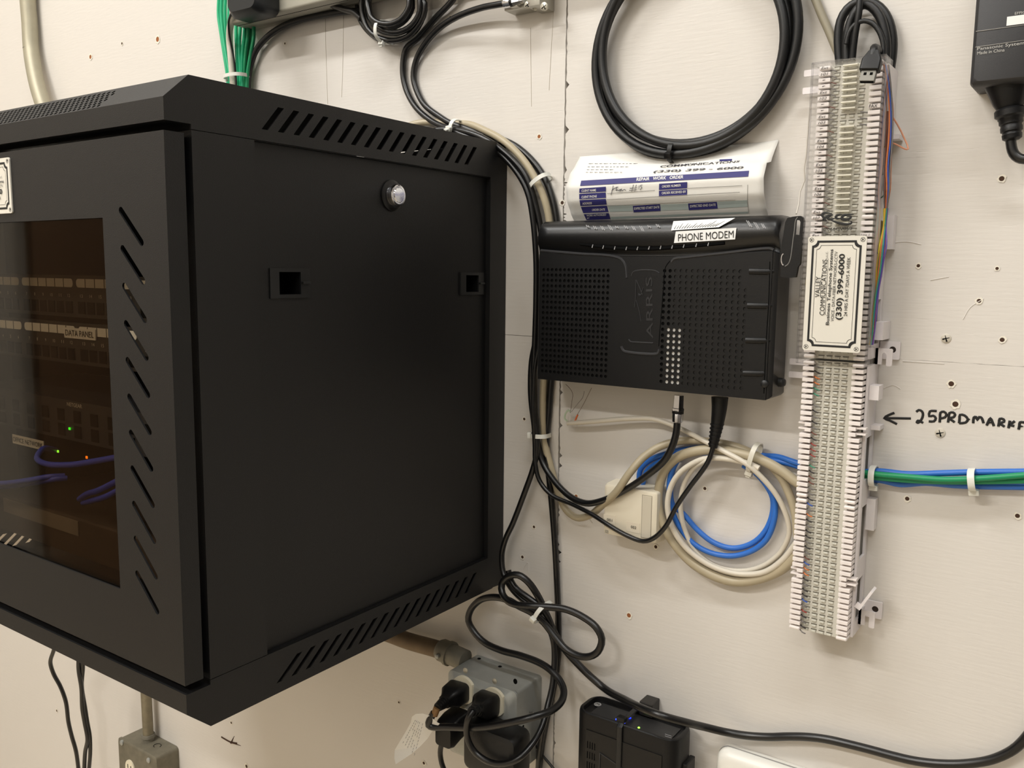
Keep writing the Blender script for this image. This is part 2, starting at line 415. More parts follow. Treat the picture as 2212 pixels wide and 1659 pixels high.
# ------------------------------------------------------------------ wall cabinet
D = .45; CY = .0225; Z1 = .2473; Z2 = .2670; ZE = .2301; CW = .60; T = .0016
CAB = thing('network_cabinet', 'large black steel wall cabinet with slotted sides and a smoked glass door', 'cabinet', (-.3, 0, -Z2))
def slots17(top):
    o = []
    for i in range(17):
        f = i / 16
        if top: yb = -.3583 + f * (-.0817 + .3583); yt = -.3402 + f * (-.0655 + .3402); zb, zt = .2355, .2562; wd = .0066
        else: yb = -.357 + f * (-.0783 + .357); yt = -.332 + f * (-.0605 + .332); zb, zt = -.2570, -.2375; wd = .0066
        o.append([(yb, zb), (yb + wd, zb), (yt + wd, zt), (yt, zt)])
    return o
E = .0004
def cover(top):
    s = 1 if top else -1; m = MB()
    ol = [(-D, ZE), (-D, Z1), (-D + CY, Z2), (-CY, Z2), (0, Z1), (0, .2262), (-.362, .2262), (-.4265, .2262), (-.4265, ZE)]
    ol = [(a, b) for a, b in ol]
    if not top: ol = [(a, -b) for a, b in ol][::-1]
    ol = ol[::-1]
    sl = slots17(top)
    m.plate(ol, sl, T, sidef(0))
    m.plate([(-p[0], p[1]) for p in ol][::-1], [[(-a, b) for a, b in q] for q in sl], T, Matrix.Translation((-CW, 0, 0)) @ Matrix(((0, 0, -1, 0), (-1, 0, 0, 0), (0, 1, 0, 0), (0, 0, 0, 1))))
    # front lip
    z0, z1 = (ZE, Z1) if top else (-Z1, -ZE)
    m.plate(rect(-CW + T, z0, -T, z1), [], T, wallf(-D))
    # lip underside (folded in)
    zz = s * ZE
    m.box((-CW + T, -D + T, min(zz, zz + s * T)), (-T, -.4265, max(zz, zz + s * T)))
    # chamfer with perforation
    ln = math.hypot(CY, Z2 - Z1); holes = []
    if top:
        px = .0074; py = .0042
        for r in range(6):
            for k in range(62):
                cx = -.092 - k * px + (px / 2 if r % 2 else 0); cy = .0032 + r * py
                if -CW + .09 < cx < -.09: holes.append(ngon(cx, cy, .0022, 6, .0020))
    F = frame((0, -D, Z1), (1, 0, 0), (0, CY, Z2 - Z1)) if top else frame((0, -D, -Z1), (-1, 0, 0), (0, CY, -(Z2 - Z1)))
    if top: m.plate(rect(-CW + T, 0, -T, ln), holes, T, F)
    else: m.plate(rect(T, 0, CW - T, ln), [], T, F)
    # top sheet and rear chamfer
    m.box((-CW + T, -D + CY, min(s * Z2, s * (Z2 - T))), (-T, -CY, max(s * Z2, s * (Z2 - T))))
    m.tube([Vector((-CW + T, -CY * .5, s * (Z1 + Z2) / 2)), Vector((-T, -CY * .5, s * (Z1 + Z2) / 2))], (.0008, ln / 2), 4, flat=(0, CY, -s * (Z2 - Z1)))
    return m
obj('top_cover', cover(True), M_CAB, CAB); obj('bottom_cover', cover(False), M_CAB, CAB)
def post(x, s):
    m = MB(); a, b = (x - .022, x) if s > 0 else (x, x + .022)
    m.box((a, -.4265, -.2256), (b, -.3662, .2256)); return m
obj('front_post', post(0, 1), M_CAB, CAB); obj('front_post', post(-CW, -1), M_CAB, CAB)
for x in (0, -CW):
    a, b = (x - .02, x) if x == 0 else (x, x + .02)
    obj('rear_post', MB().box((a, -.0325, -.2262), (b, -.0005, .2262)), M_CAB, CAB)
obj('back_panel', MB().box((-CW + .02, -.006, -Z1 + .002), (-.02, -.0008, Z1 - .002)), M_CAB, CAB)
pn = MB(); pn.plate(rect(-.3640, -.2254, -.0330, .2254), [rect(-.3478, .0945, -.3045, .1185), rect(-.0800, .0935, -.0385, .1165)], T, sidef(-.0062))
SP = lab(obj('side_panel', pn, M_CAB, CAB), 'plain black removable side panel')
pn = MB().box((-CW + .005, -.364, -.2254), (-CW + .0066, -.033, .2254)); obj('side_panel', pn, M_CAB, CAB)
# panel opening edges (folded sheet)
for z_ in (.2256, -.2261): obj('opening_flange', MB().box((-.0150, -.3655, z_), (-.0017, -.0328, z_ + .0005)), M_CAB, CAB)
M_LAT = mat('black_latch_plastic', (20, 21, 22), .38)
for (y0, y1, z0, z1) in ((-.3478, -.3045, .0945, .1185), (-.0800, -.0385, .0935, .1165)):
    mb = MB(); hy0 = y0 + .009; hy1 = y0 + .0335 * (y1 - y0) / .0433
    mb.plate(rect(y0 - .0012, z0 - .0012, y1 + .0012, z1 + .0012), [rect(hy0, z0 + .002, hy1, z1 - .002)], .002, sidef(-.0048))
    la = lab(obj('slide_latch', mb, M_LAT, CAB), 'black recessed slide latch')
    mb = MB(); mb.box((-.03, hy0 - .001, z0 + .001), (-.028, hy1 + .001, z1 - .001))
    for q in (hy0 - .001, hy1): mb.box((-.029, q, z0 + .001), (-.0069, q + .001, z1 - .001))
    for q in (z0 + .001, z1 - .002): mb.box((-.029, hy0 - .001, q), (-.0069, hy1 + .001, q + .001))
    obj('latch_pocket', mb, M_DARK, la)
    zc = (z0 + z1) / 2
    obj('latch_tab', MB().box((-.0048, hy1 + .001, zc - .0008), (-.0025, y1, zc + .0012), bev=.0003), M_LAT, la)
# lock
lk = MB(); c = Vector((-.006, -.1925, .1935))
lk.lathe(c, c + Vector((1, 0, 0)), [(0, .0155), (.0015, .0155), (.003, .0125), (.003, .0110)], 28)
LK = lab(obj('lock_collar', lk, mat('black_lock_collar', (14, 14, 15), .35), SP, smooth=True), 'black round lock collar')
lk = MB(); lk.lathe(c + Vector((.001, 0, 0)), c + Vector((1, 0, 0)), [(0, .0108), (.0075, .0108), (.0088, .0102), (.0092, .0090), (.0090, .0076), (.0098, .0070), (.0099, .0001)], 28)
CYL = lab(obj('lock_cylinder', lk, M_CHROME, CAB, smooth=True), 'chrome lock cylinder')
lk = MB(); q = c + Vector((.0101, 0, 0)); lk.box((q.x - .0006, q.y - .0009, q.z - .004), (q.x + .0001, q.y + .0009, q.z + .004)); lk.cyl(q - Vector((.0006, 0, 0)), q + Vector((.0001, 0, 0)), .0022, 12)
obj('keyhole', lk, M_DARK, CYL)
# door
ZD = .2226; DX0, DX1 = -CW + .001, -.001
sl = []
for i in range(11):
    f = i / 10; zt = .1655 + f * (-.1385 - .1655); zb = .1375 + f * (-.1675 - .1375)
    sl.append(slot((-.0630, zt - .001), (-.0360, zb + .001), .0029)); sl.append(slot((-CW + .063, zt - .001), (-CW + .036, zb + .001), .0029))
mb = MB(); mb.plate(rect(DX0, -ZD, DX1, ZD), [rect(-.51, -.1593, -.09, .1593)] + sl, T, wallf(-D))
for a, b in (((DX1 - T, -D + T, -ZD), (DX1, -.4325, ZD)), ((DX0, -D + T, -ZD), (DX0 + T, -.4325, ZD)), ((DX0 + T, -D + T, ZD - T), (DX1 - T, -.4325, ZD)), ((DX0 + T, -D + T, -ZD), (DX1 - T, -.4325, -ZD + T))):
    mb.box(a, b)
DOOR = lab(obj('door', mb, M_CAB, CAB), 'black steel front door with slanted vent slots')
gl = MB().box((-.52, -D + .0022, -.170), (-.08, -D + .0052, .170))
lab(obj('smoked_glass', gl, clear('smoked_glass', (218, 211, 200)), DOOR), 'smoked glass pane of the door')
M_PLATE = mat('cream_label_plate', (224, 220, 209), .45)
def label_plate(parent, P, W_, H_, y, right=(1, 0, 0), up=(0, 0, 1), sized=True):
    """sign plate: P = lower left corner, printed sideways (reads upwards)"""
    F = frame(P, right, up); n = F.to_3x3() @ Vector((0, 0, 1))
    tr = Matrix.Translation(n * .0012)
    pl = lab(obj('sign_plate', MB().plate(rrect(0, 0, W_, H_, .002, 3), [], .0012, tr @ F), M_PLATE, parent), 'cream sign plate with a black border')
    L = lambda u, v, l=.0002: (tr @ F) @ Vector((u, v, l))
    def notched(i, r):
        o = []
        for cx, cy, a0 in ((W_ - i, H_ - i, 270), (i, H_ - i, 360), (i, i, 90), (W_ - i, i, 180)):
            for k in range(6):
                a = math.radians(a0 - k * 18); o.append((cx + r * math.cos(a), cy + r * math.sin(a)))
        return o
    b = MB(); n1 = notched(.0038, .0044); n2 = notched(.0056, .0044); b.plate(n1, [n2], 0, tr @ F @ Matrix.Translation((0, 0, .0002)))
    b.plate(notched(.0078, .0036), [notched(.0081, .0036)], 0, tr @ F @ Matrix.Translation((0, 0, .0002)))
    for cx, cy in ((.0032, .0032), (W_ - .0032, .0032), (.0032, H_ - .0032), (W_ - .0032, H_ - .0032)):
        b.plate(ngon(cx, cy, .0020, 14), [ngon(cx, cy, .0017, 14)], 0, tr @ F @ Matrix.Translation((0, 0, .0002)))
        for d in ((.001, .001), (.001, -.001)):
            b.tube([L(cx - d[0], cy - d[1]), L(cx + d[0], cy + d[1])], (.0003, .0001), 4, flat=n)
    for s, u, v0, v1, h, bd, sh in (('VALLEY', .0128, .048, .0665, .0042, .0, 0), ('COMMUNICATIONS', .0178, .032, .0815, .0042, .0, 0), ('L.L.C.', .0178, .0825, .0885, .0016, 0, 0),
                                    ('Business Telephone Systems', .0222, .0235, .0905, .0028, .012, 0), ('VOICE - DATA-FIBER NETWORKS-CCTV', .0262, .027, .0885, .0025, .0, 0),
                                    ('(330) 399-6000', .0322, .0285, .0865, .0048, .022, 0), ('24 HRS A DAY 7DAYS A WEEK', .0372, .032, .0835, .0028, .004, 0)):
        text_ab(b, s, L(u, v0 * H_ / .102), L(u, v1 * H_ / .102), n, h, bd, sh)
    for u, v0, v1 in ((.0134, .048, .0665), (.0184, .032, .0815)): b.tube([L(u, v0), L(u, v1)], (.00018, .0001), 4, flat=n)
    lab(obj('plate_lettering', b, M_INK, pl), 'black printed lettering and border')
    return pl
label_plate(DOOR, (-.339, -D, .2172), .050, .102, -D, (0, 0, -1), (1, 0, 0))

# ---- rack gear inside the cabinet
YR = -.362
for x0, nm in ((-.0665, 'r'), (-.553, 'l')):
    mb = MB(); hs = [rect(x0 + .017, z, x0 + .026, z + .009) for z in [-.205 + .0159 * k for k in range(26)]]
    if nm == 'l': hs = [rect(x0 + .010, z, x0 + .019, z + .009) for z in [-.205 + .0159 * k for k in range(26)]]
    mb.plate(rect(x0, -.2225, x0 + .036, .2225), hs, .002, wallf(YR + .004)); mb.box((x0 + (.034 if nm == 'r' else 0), YR + .006, -.2225), (x0 + (.036 if nm == 'r' else .002), YR + .05, .2225))
    lab(obj('rack_rail', mb, mat('grey_rack_rail', (70, 68, 64), .5), CAB), 'grey punched rack rail')
M_PNL = mat('black_patch_panel', (34, 34, 36), .5); M_LBLS = mat('label_strip', (205, 205, 200), .5); M_LINE = mat('panel_white_line', (190, 186, 176), .5)
def panel(z0, z1, label, word=None):
    t = thing('network_patch_bay', label, 'patch panel', (-.3, YR, z0), 'patch panels behind the glass')
    mb = MB().box((-.541, YR, z0), (-.059, YR + .002, z1)); mb.box((-.52, YR + .002, z0 + .004), (-.08, YR + .04, z1 - .004)); obj('face_plate', mb, M_PNL, t)
    pitch = .0163; x = -.088
    for g in range(4):
        xa = -.523 + g * .1135; xb = xa + .1065
        ls = MB(); ls.plate(rrect(xa, z1 - .0125, xb, z1 - .0035, .004), [], .0004, wallf(YR - .0005)); L = obj('label_strip', ls, M_LBLS, t)
        dv = MB()
        for k in range(1, 6): dv.box((xa + k * (xb - xa) / 6 - .0003, YR - .0009, z1 - .0125), (xa + k * (xb - xa) / 6 + .0003, YR - .0005, z1 - .0035))
        obj('divider', dv, M_INK, L)
        jk = MB(); nb = MB()
        for k in range(6):
            cx = xa + (k + .5) * (xb - xa) / 6
            jk.box((cx - .0062, YR - .0012, z0 + .004), (cx + .0062, YR + .0002, z0 + .0165))
            s = str(g * 6 + k + 1); text_ab(nb, s, (cx - .0012 * len(s), YR, z0 + .021), (cx + .0012 * len(s), YR, z0 + .021), NY, .0034)
        obj('jack_row', jk, M_DARK, t); obj('jack_numbers', nb, M_LINE, t)
    if word:
        lb = MB().box((-.323, YR - .0016, z1 - .0165), (-.262, YR - .0006, z1 - .0055)); L = lab(obj('tape_label', lb, M_LBLS, t), 'white tape label')
        q = MB(); text_ab(q, word, (-.320, YR - .0017, z1 - .0140), (-.265, YR - .0017, z1 - .0140), NY, .0062); obj('label_lettering', q, M_INK, L)
    return t
panel(.066, .110, 'upper patch panel behind the smoked glass, white label strips')
panel(.016, .060, 'patch panel behind the smoked glass with the DATA PANEL tape label', 'DATA PANEL')
sw = thing('network_switch', 'dark network switch behind the glass with small lit lights', 'network switch', (-.3, YR, -.05))
mb = MB().box((-.541, YR - .003, -.068), (-.059, YR + .14, -.024)); obj('case', mb, mat('switch_case', (38, 40, 46), .45), sw)
for k in range(12):
    for r in range(2): mb = MB(); mb.box((-.50 + k * .033 - .0065, YR - .0042, -.064 + r * .0165), (-.50 + k * .033 + .0065, YR - .0028, -.051 + r * .0165)); obj('port', mb, M_DARK, sw)
mb = MB(); pt = at(148, 917, YR - .003); text_ab(mb, 'NETGEAR', (pt.x, YR - .0032, -.0302), (pt.x + .030, YR - .0032, -.0302), NY, .0040, .01); obj('maker_lettering', mb, M_LINE, sw)
for px, py, c in ((150, 926, (60, 255, 40)), (125, 975, (150, 255, 60)), (187, 988, (255, 120, 20))):
    p = at(px, py, YR - .004); mb = MB().box((p.x - .0013, p.y - .0004, p.z - .0013), (p.x + .0013, p.y + .0006, p.z + .0013)); lab(obj('indicator_light', mb, mat('led_%d' % c[0], c, .4, emit=2.5), sw), 'lit indicator light')
a_ = at(28, 950, YR - .0045); b_ = at(96, 975, YR - .0045)
L = lab(obj('tape_label', MB().box((a_.x, YR - .0050, b_.z + .001), (b_.x, YR - .0042, b_.z + .0115)), M_LBLS, sw), 'white tape label')
q = MB(); text_ab(q, 'OFFICE NETWORK', (a_.x + .002, YR - .0051, b_.z + .0035), (b_.x - .002, YR - .0051, b_.z + .0035), NY, .0055); obj('label_lettering', q, M_INK, L)
M_PB = mat('blue_patch_cable', (52, 70, 190), .45)
for i, (pts, lb) in enumerate([([(120, 972, -.366), (92, 970, -.39), (80, 988, -.40), (100, 1002, -.405), (150, 1004, -.40), (200, 997, -.395), (262, 986, -.39)], 'blue patch cable bowed out from the switch behind the glass'),
        ([(-40, 1046, -.39), (20, 1043, -.39), (70, 1036, -.388), (105, 1030, -.38), (140, 1028, -.366)], 'blue patch cable running left at the bottom of the switch'),
        ([(-40, 1053, -.385), (20, 1050, -.385), (80, 1042, -.382), (120, 1035, -.376), (145, 1033, -.366)], 'lower blue patch cable running left under the switch'),
        ([(172, 1078, -.366), (190, 1066, -.385), (215, 1058, -.39), (262, 1034, -.39)], 'short blue patch cable at the lower right behind the glass'),
        ([(180, 1086, -.366), (205, 1080, -.385), (230, 1072, -.39), (268, 1052, -.39)], 'lowest blue patch cable at the right behind the glass')]):
    cable('patch_cable', pts, .0030, M_PB, lb, 'cable', 'blue patch cables in the cabinet')
nv = thing('recorder_box', 'dark flat equipment box on the cabinet floor behind the glass', 'equipment box', (-.3, -.36, -.22))
mb = MB().box((-.52, -.355, -.205), (-.10, -.08, -.160), bev=.002); obj('case', mb, mat('dark_brown_case', (62, 52, 44), .5), nv)
mb = MB().box((-.50, -.3562, -.180), (-.33, -.355, -.163)); obj('front_strip', mb, mat('case_strip', (120, 112, 100), .5), nv)

# ------------------------------------------------------------------ phone modem
MY = -.050
MOD = thing('phone_modem', 'black cable phone modem on the wall with two perforated grilles and a PHONE MODEM sticker', 'modem', (.207, -.03, .001))
mx0, mx1 = .0800, .3370
def seamz(u):   # curved upper edge of the front face, u 0..1
    return .1405 - .0048 * math.sin(math.pi * min(1, max(0, u)))
hl = []; hr = []; dim = []
pit = .00585
for r in range(20):
    z = .0105 + r * .00585
    for c in range(16): hl.append(ngon(.0858 + c * .00530, z, .00178, 8))
    for c in range(15):
        x = .2290 + c * .00600
        if c < 2 or (c < 4 and r < 10): hr.append(ngon(x, z, .00185, 8))
        elif c < 14 or r < 17: dim.append(ngon(x, z, .00185, 8))
ol = [(mx0, .0012), (mx1, .0012)] + [(mx1 - (mx1 - mx0) * i / 24, seamz(1 - i / 24)) for i in range(25)]
mb = MB(); mb.plate(ol, hl + hr + dim, .0014, wallf(MY))
lab(obj('front_grille', mb, M_BLK, MOD), 'perforated black front face')
mb = MB(); mb.plate([(.2500, .0030), (mx1 - .004, .0030), (mx1 - .004, .1275), (.2382, .1275), (.2382, .0662), (.2500, .0662)], [], .0003, wallf(MY + .00095)); obj('dimple_backing', mb, M_BLK, MOD)
mb = MB().box((mx0 + .002, MY + .0010, .0030), (.2317, MY + .0013, .1300)); mb.box((.2318, MY + .0010, .0664), (.2381, MY + .0013, .1300)); lab(obj('vent_shadow', mb, M_DARK, MOD), 'dark sheet standing in for the shade inside the vent holes')  # near-black sheets put the shade of the vent holes into colour
mb = MB().box((.2319, MY + .0010, .0030), (.2498, MY + .0013, .0661)); lab(obj('inner_shield', mb, mat('inner_shield', (192, 190, 185), .5), MOD), 'pale part seen through the vent holes')
# body shell with rounded top ridge
def mprof(u):
    z1 = seamz(u)
    return [(-.010, .0014), (MY + .0014, .0014), (MY + .0014, z1 - .0006), (MY + .0035, z1 + .0005), (MY + .0040, z1 + .0040), (MY + .0010, z1 + .0075), (MY - .0020, z1 + .0130), (MY - .0028, .1585), (MY - .0008, .1650), (MY + .0035, .1705), (MY + .0100, .1735), (-.030, .1745), (-.010, .1745)]
mb = MB(); rings = []
for i in range(25):
    u = i / 24; x = mx0 + (mx1 - mx0) * u; ins = 0
    rings.append([(x, y, z) for y, z in mprof(u)])
def shrink(r, x, k): 
    cy = -.03; cz = .09
    return [(x, cy + (y - cy) * k, cz + (z - cz) * (1 - (1 - k) * .35)) for _, y, z in r]
rings = [shrink(rings[0], mx0 - .0045, .55), shrink(rings[0], mx0 - .003, .88)] + rings + [shrink(rings[-1], mx1 + .002, .97), shrink(rings[-1], mx1 + .005, .88)]
# interior opening: body is a shell behind the grille
for R_ in rings: R_.reverse()
mb.loft(rings, True, True)
BODY = lab(obj('body', mb, mat('black_modem_shell', (17, 17, 18), .33, bump=.1, bscale=1300), MOD, smooth=50), 'glossy black shell with a rounded top ridge')
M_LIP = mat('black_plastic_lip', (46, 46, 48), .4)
def ppx(pts, y): return crom([at(a, b, y) for a, b in pts], .003)
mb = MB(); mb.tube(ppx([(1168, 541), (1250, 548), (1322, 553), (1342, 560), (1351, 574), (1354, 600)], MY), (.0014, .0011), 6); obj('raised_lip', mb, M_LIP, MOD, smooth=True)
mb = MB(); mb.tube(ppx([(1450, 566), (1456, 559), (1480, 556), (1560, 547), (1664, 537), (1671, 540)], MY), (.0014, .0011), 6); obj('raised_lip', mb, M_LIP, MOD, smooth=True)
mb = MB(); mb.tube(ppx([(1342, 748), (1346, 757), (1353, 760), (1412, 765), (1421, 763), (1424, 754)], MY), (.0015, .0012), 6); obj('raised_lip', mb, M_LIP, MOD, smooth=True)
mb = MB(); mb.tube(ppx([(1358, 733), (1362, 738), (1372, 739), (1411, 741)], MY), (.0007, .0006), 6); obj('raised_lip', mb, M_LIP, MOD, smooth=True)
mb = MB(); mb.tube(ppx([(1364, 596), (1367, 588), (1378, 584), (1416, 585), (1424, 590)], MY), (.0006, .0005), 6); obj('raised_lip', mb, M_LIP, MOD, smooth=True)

for pts in ([(1448, 563), (1438, 576), (1433, 620), (1430, 660), (1425, 720), (1423, 748)], [(1663, 565), (1661, 640), (1655, 740), (1650, 850)]):
    mb = MB(); mb.tube(ppx(pts, MY - .0001), (.0005, .0002), 4, flat=NY); obj('groove', mb, M_DARK, MOD)
for (x, y) in ((1619, 586), (1615, 660), (1611, 735), (1606, 806)):
    mb = MB(); mb.tube([at(x, y, MY), at(x + 38, y + 1, MY), at(x + 54, y + 1, MY + .004)], (.0028, .0022), 10); obj('grip_ridge', mb, M_BLK, MOD, smooth=True)
mb = MB(); text_px(mb, 'ARRIS', (1411, 731), (1409, 598), MY, .0072, .0, 0, .0004)
strokes(mb, [[(1374, 604), (1373, 640), (1371, 664)], [(1374, 604), (1381, 620), (1388, 637)], [(1389, 621), (1386, 632), (1384, 638), (1379, 634), (1381, 640)], [(1374, 648), (1380, 668), (1385, 694)]], .0005, MY - .0004)
lab(obj('raised_logo', mb, mat('raised_logo', (44, 44, 46), .3), MOD), 'raised maker name reading upwards')
def quad(mb, pts, t=.0003):
    P = [Vector(p) for p in pts]; n = (P[1] - P[0]).cross(P[3] - P[0]).normalized()
    if n.y > 0: n = -n
    f = [mb.b.verts.new(p + n * t) for p in P]; k = [mb.b.verts.new(p) for p in P]
    mb.face(f)
    for i in range(4): mb.face((f[i], k[i], k[(i + 1) % 4], f[(i + 1) % 4]))
    return mb
YS = MY - .0031
P4 = [at(1456, 525, YS), at(1588, 517, YS), at(1591, 492, YS), at(1460, 500, YS)]
st = lab(obj('name_sticker', quad(MB(), P4), mat('white_sticker', (240, 240, 238), .5), MOD), 'white sticker reading PHONE MODEM')
mb = MB(); text_px(mb, 'PHONE MODEM', (1465, 521), (1585, 513.5), YS - .0004, .0068); obj('sticker_lettering', mb, M_INK, st)
P4 = [at(1450, 498, YS - .0002), at(1553, 491, YS - .0002), at(1588, 471, MY + .0005), at(1455, 478, MY + .0005)]
st = lab(obj('spec_sticker', quad(MB(), P4), mat('white_sticker', (240, 240, 238), .5), MOD), 'white sticker with fine grey print')
mb = MB()
for k in range(17):
    u = .06 + .88 * k / 17; a = P4[0].lerp(P4[1], u).lerp(P4[3].lerp(P4[2], u), .12); b = P4[0].lerp(P4[1], u + .02).lerp(P4[3].lerp(P4[2], u + .02), .4 + .5 * random.random())
    mb.tube([a + Vector((0, -.0004, .0002)), b + Vector((0, -.0004, .0002))], (.0004, .0001), 4, flat=NY)
obj('fine_print', mb, mat('grey_print', (120, 120, 120), .6), st)
mb = MB()
for k, (x, y) in enumerate([(1266, 490), (1281, 492), (1297, 492), (1313, 490), (1329, 492), (1348, 491), (1364, 492), (1381, 492), (1399, 491), (1417, 488), (1612, 480), (1628, 484), (1644, 487)]):
    n = 5 + k % 4 * 2 + (5 if k > 9 else 0); yy = MY - .0008
    for q in range(2): mb.tube([at(x + q * 4, y - 4 + q, yy), at(x + q * 4 + n * .6, y + n - 4 + q, yy - .0010)], (.00035, .0006), 4, flat=NY)
obj('icon_print', mb, mat('pale_print', (168, 168, 170), .5), MOD)
mb = MB(); mb.tube(ppx([(1254, 527), (1330, 536), (1400, 538), (1480, 533), (1566, 525)], MY - .0000), (.0016, .0030), 6); obj('light_slot', mb, M_DARK, MOD)
mb = MB()
for x, y in [(1280, 532), (1303, 534), (1328, 536), (1353, 537), (1377, 537), (1402, 536), (1427, 535), (1452, 534), (1477, 532), (1504, 530), (1530, 528)]:
    mb.tube([at(x - 1, y + 3, MY - .0032), at(x + 1, y - 4, MY - .0032)], (.0006, .0004), 6)
obj('light_pipe', mb, mat('grey_light_pipe', (170, 170, 172), .4), MOD)
mb = MB(); p = at(1687, 826, -.03); mb.lathe(p, p + Vector((1, 0, 0)), [(-.002, .0045), (.002, .0045), (.004, .003), (.0045, .0005)]); 
p = at(1652, 829, MY); mb.lathe(p + Vector((0, .001, 0)), p + Vector((0, -1, 0)), [(0, .004), (.003, .0035), (.004, .002), (.0041, .0003)]); obj('rubber_foot', mb, M_RUBM, MOD, smooth=True)
# hook clip on the modem's right edge
cv = lambda x, y: at(1640 + x / 8.29, 440 + y / 8.29, -.046)
mb = MB(); o_ = [cv(*p) for p in ((380, 1310), (520, 1330), (655, 1318), (690, 1130), (735, 1070), (770, 620), (800, 330), (785, 250), (740, 218), (680, 222), (600, 232), (505, 255), (465, 330), (430, 560), (395, 760), (385, 1000))]
hs_ = [cv(*p) for p in ((632, 548), (718, 560), (738, 330), (722, 296), (652, 290))]
mb.plate([(p.x, p.z) for p in o_], [[(p.x, p.z) for p in hs_]], .0045, wallf(-.046))
CL = lab(obj('hook_clip', mb, M_BLK, MOD), 'black slotted hook clip on the right end')
mb = MB(); mb.tube(crom([cv(*p) for p in ((690, 240), (655, 290), (630, 480), (600, 700), (575, 900), (550, 1020), (510, 1090), (460, 1120))], .002), .0005, 6); obj('clip_edge', mb, mat('satin_edge', (150, 150, 150), .3, .8), CL)
mb = MB(); mb.tube([cv(445 + 48 * math.cos(a), 1000 + 105 * math.sin(a)) for a in [i * math.pi / 9 for i in range(5, 14)]], .0008, 6); obj('clip_ring', mb, M_CHROME, CL)

# ------------------------------------------------------------------ paper work order
def pyz(z):   # paper profile: distance from wall at height z
    pts = [(.262, -.0015), (.246, -.003), (.236, -.012), (.224, -.0245), (.210, -.0310), (.196, -.0285), (.184, -.0205), (.174, -.0120), (.160, -.006), (.150, -.004)]
    if z >= pts[0][0]: return pts[0][1]
    for (a, b), (c, d_) in zip(pts, pts[1:]):
        if z >= c: t = (a - z) / (a - c); return b + (d_ - b) * (t * t * (3 - 2 * t) * .35 + t * .65)
    return pts[-1][1]
def py_(x, z):
    k = max(0, (x - .285) / .033); y = pyz(z)
    if z > .226: y = y * (1 - .45 * k) + .006 * math.sin(k * 3.1) * (z - .226) / .02 * .3
    return y
def paper_at(px, py, lift=.0004):
    y = -.02
    for _ in range(14): p = at(px, py, y); y = .5 * y + .5 * (py_(p.x, p.z) - lift)
    return at(px, py, y)
mb = MB(); rows = []
for j in range(41):
    rows.append([])
    for i in range(31):
        x = .1005 + .2180 * i / 30; zt = .2462 + (.0 if x < .27 else (x - .27) ** 2 * .8); z = zt + (.152 - zt) * j / 40
        rows[-1].append((x + (.0022 if z > .232 else 0) * (i / 30) * max(0, (z - .232) / .014), py_(x, z), z))
mb.grid(rows)
PAP = tag(obj('paper_sheet', mb, M_PAPER, None, smooth='keep'), 'curled white REPAIR WORK ORDER form tucked behind the phone modem', 'paper')
for p in PAP.data.polygons: p.use_smooth = True
so = PAP.modifiers.new('thickness', 'SOLIDIFY'); so.thickness = .0002; so.offset = 1
def ppatch(mb, c, nu=14, nv=3, lift=.0005):
    R = [[paper_at(*( (Vector(c[0]).lerp(Vector(c[1]), u / nu)).lerp(Vector(c[3]).lerp(Vector(c[2]), u / nu), v / nv)), lift) for u in range(nu + 1)] for v in range(nv + 1)]
    return mb.grid(R)
zc = lambda x, y: (1120 + x / 3.95, 280 + y / 3.95)
def pq(*c): return [zc(*p) for p in c]
mb = MB()
ppatch(mb, pq((525, 480), (1960, 400), (1968, 350), (535, 435)), 24)
ppatch(mb, pq((518, 540), (745, 528), (746, 487), (520, 503)), 6); ppatch(mb, pq((518, 594), (746, 582), (744, 536), (518, 549)), 6)
ppatch(mb, pq((528, 652), (752, 640), (745, 591), (520, 602)), 6); ppatch(mb, pq((552, 712), (768, 703), (754, 648), (532, 660)), 6); ppatch(mb, pq((580, 772), (784, 764), (770, 712), (556, 722)), 6)
ppatch(mb, pq((1198, 515), (1438, 500), (1440, 447), (1200, 462)), 6); ppatch(mb, pq((1198, 572), (1437, 556), (1438, 508), (1198, 522)), 6)
ppatch(mb, pq((982, 706), (1212, 694), (1208, 636), (976, 650)), 6); ppatch(mb, pq((1454, 688), (1700, 674), (1692, 616), (1446, 630)), 6)
ppatch(mb, pq((1715, 270), (1822, 264), (1822, 250), (1715, 254)), 4)
obj('printed_bars', mb, M_NAVY, PAP)
mb = MB()
ppatch(mb, pq((778, 702), (976, 696), (974, 645), (760, 650)), 4, 2, .0003); ppatch(mb, pq((1214, 692), (1452, 682), (1446, 630), (1210, 640)), 4, 2, .0003); ppatch(mb, pq((1700, 672), (1955, 658), (1952, 602), (1694, 616)), 4, 2, .0003); 
ppatch(mb, pq((790, 765), (1960, 716), (1958, 700), (785, 745)), 12, 2, .0003)
obj('tinted_rows', mb, mat('grey_green_tint', (178, 190, 186), .6), PAP)
mb = MB()
for pts in ([(755, 545), (1200, 515)], [(750, 596), (1200, 570), (1950, 530)], [(1440, 500), (1950, 475)], [(752, 648), (1950, 592)], [(1955, 470), (1952, 600), (1965, 720)]):
    P = [zc(*p) for p in pts]; Q = []
    for a, b in zip(P, P[1:]): Q += [paper_at(a[0] + (b[0] - a[0]) * t / 12, a[1] + (b[1] - a[1]) * t / 12, .0005) for t in range(12)]
    mb.tube(Q, (.0002, .0001), 4, flat=NY)
obj('ruled_lines', mb, mat('grey_rule', (150, 146, 140), .6), PAP)
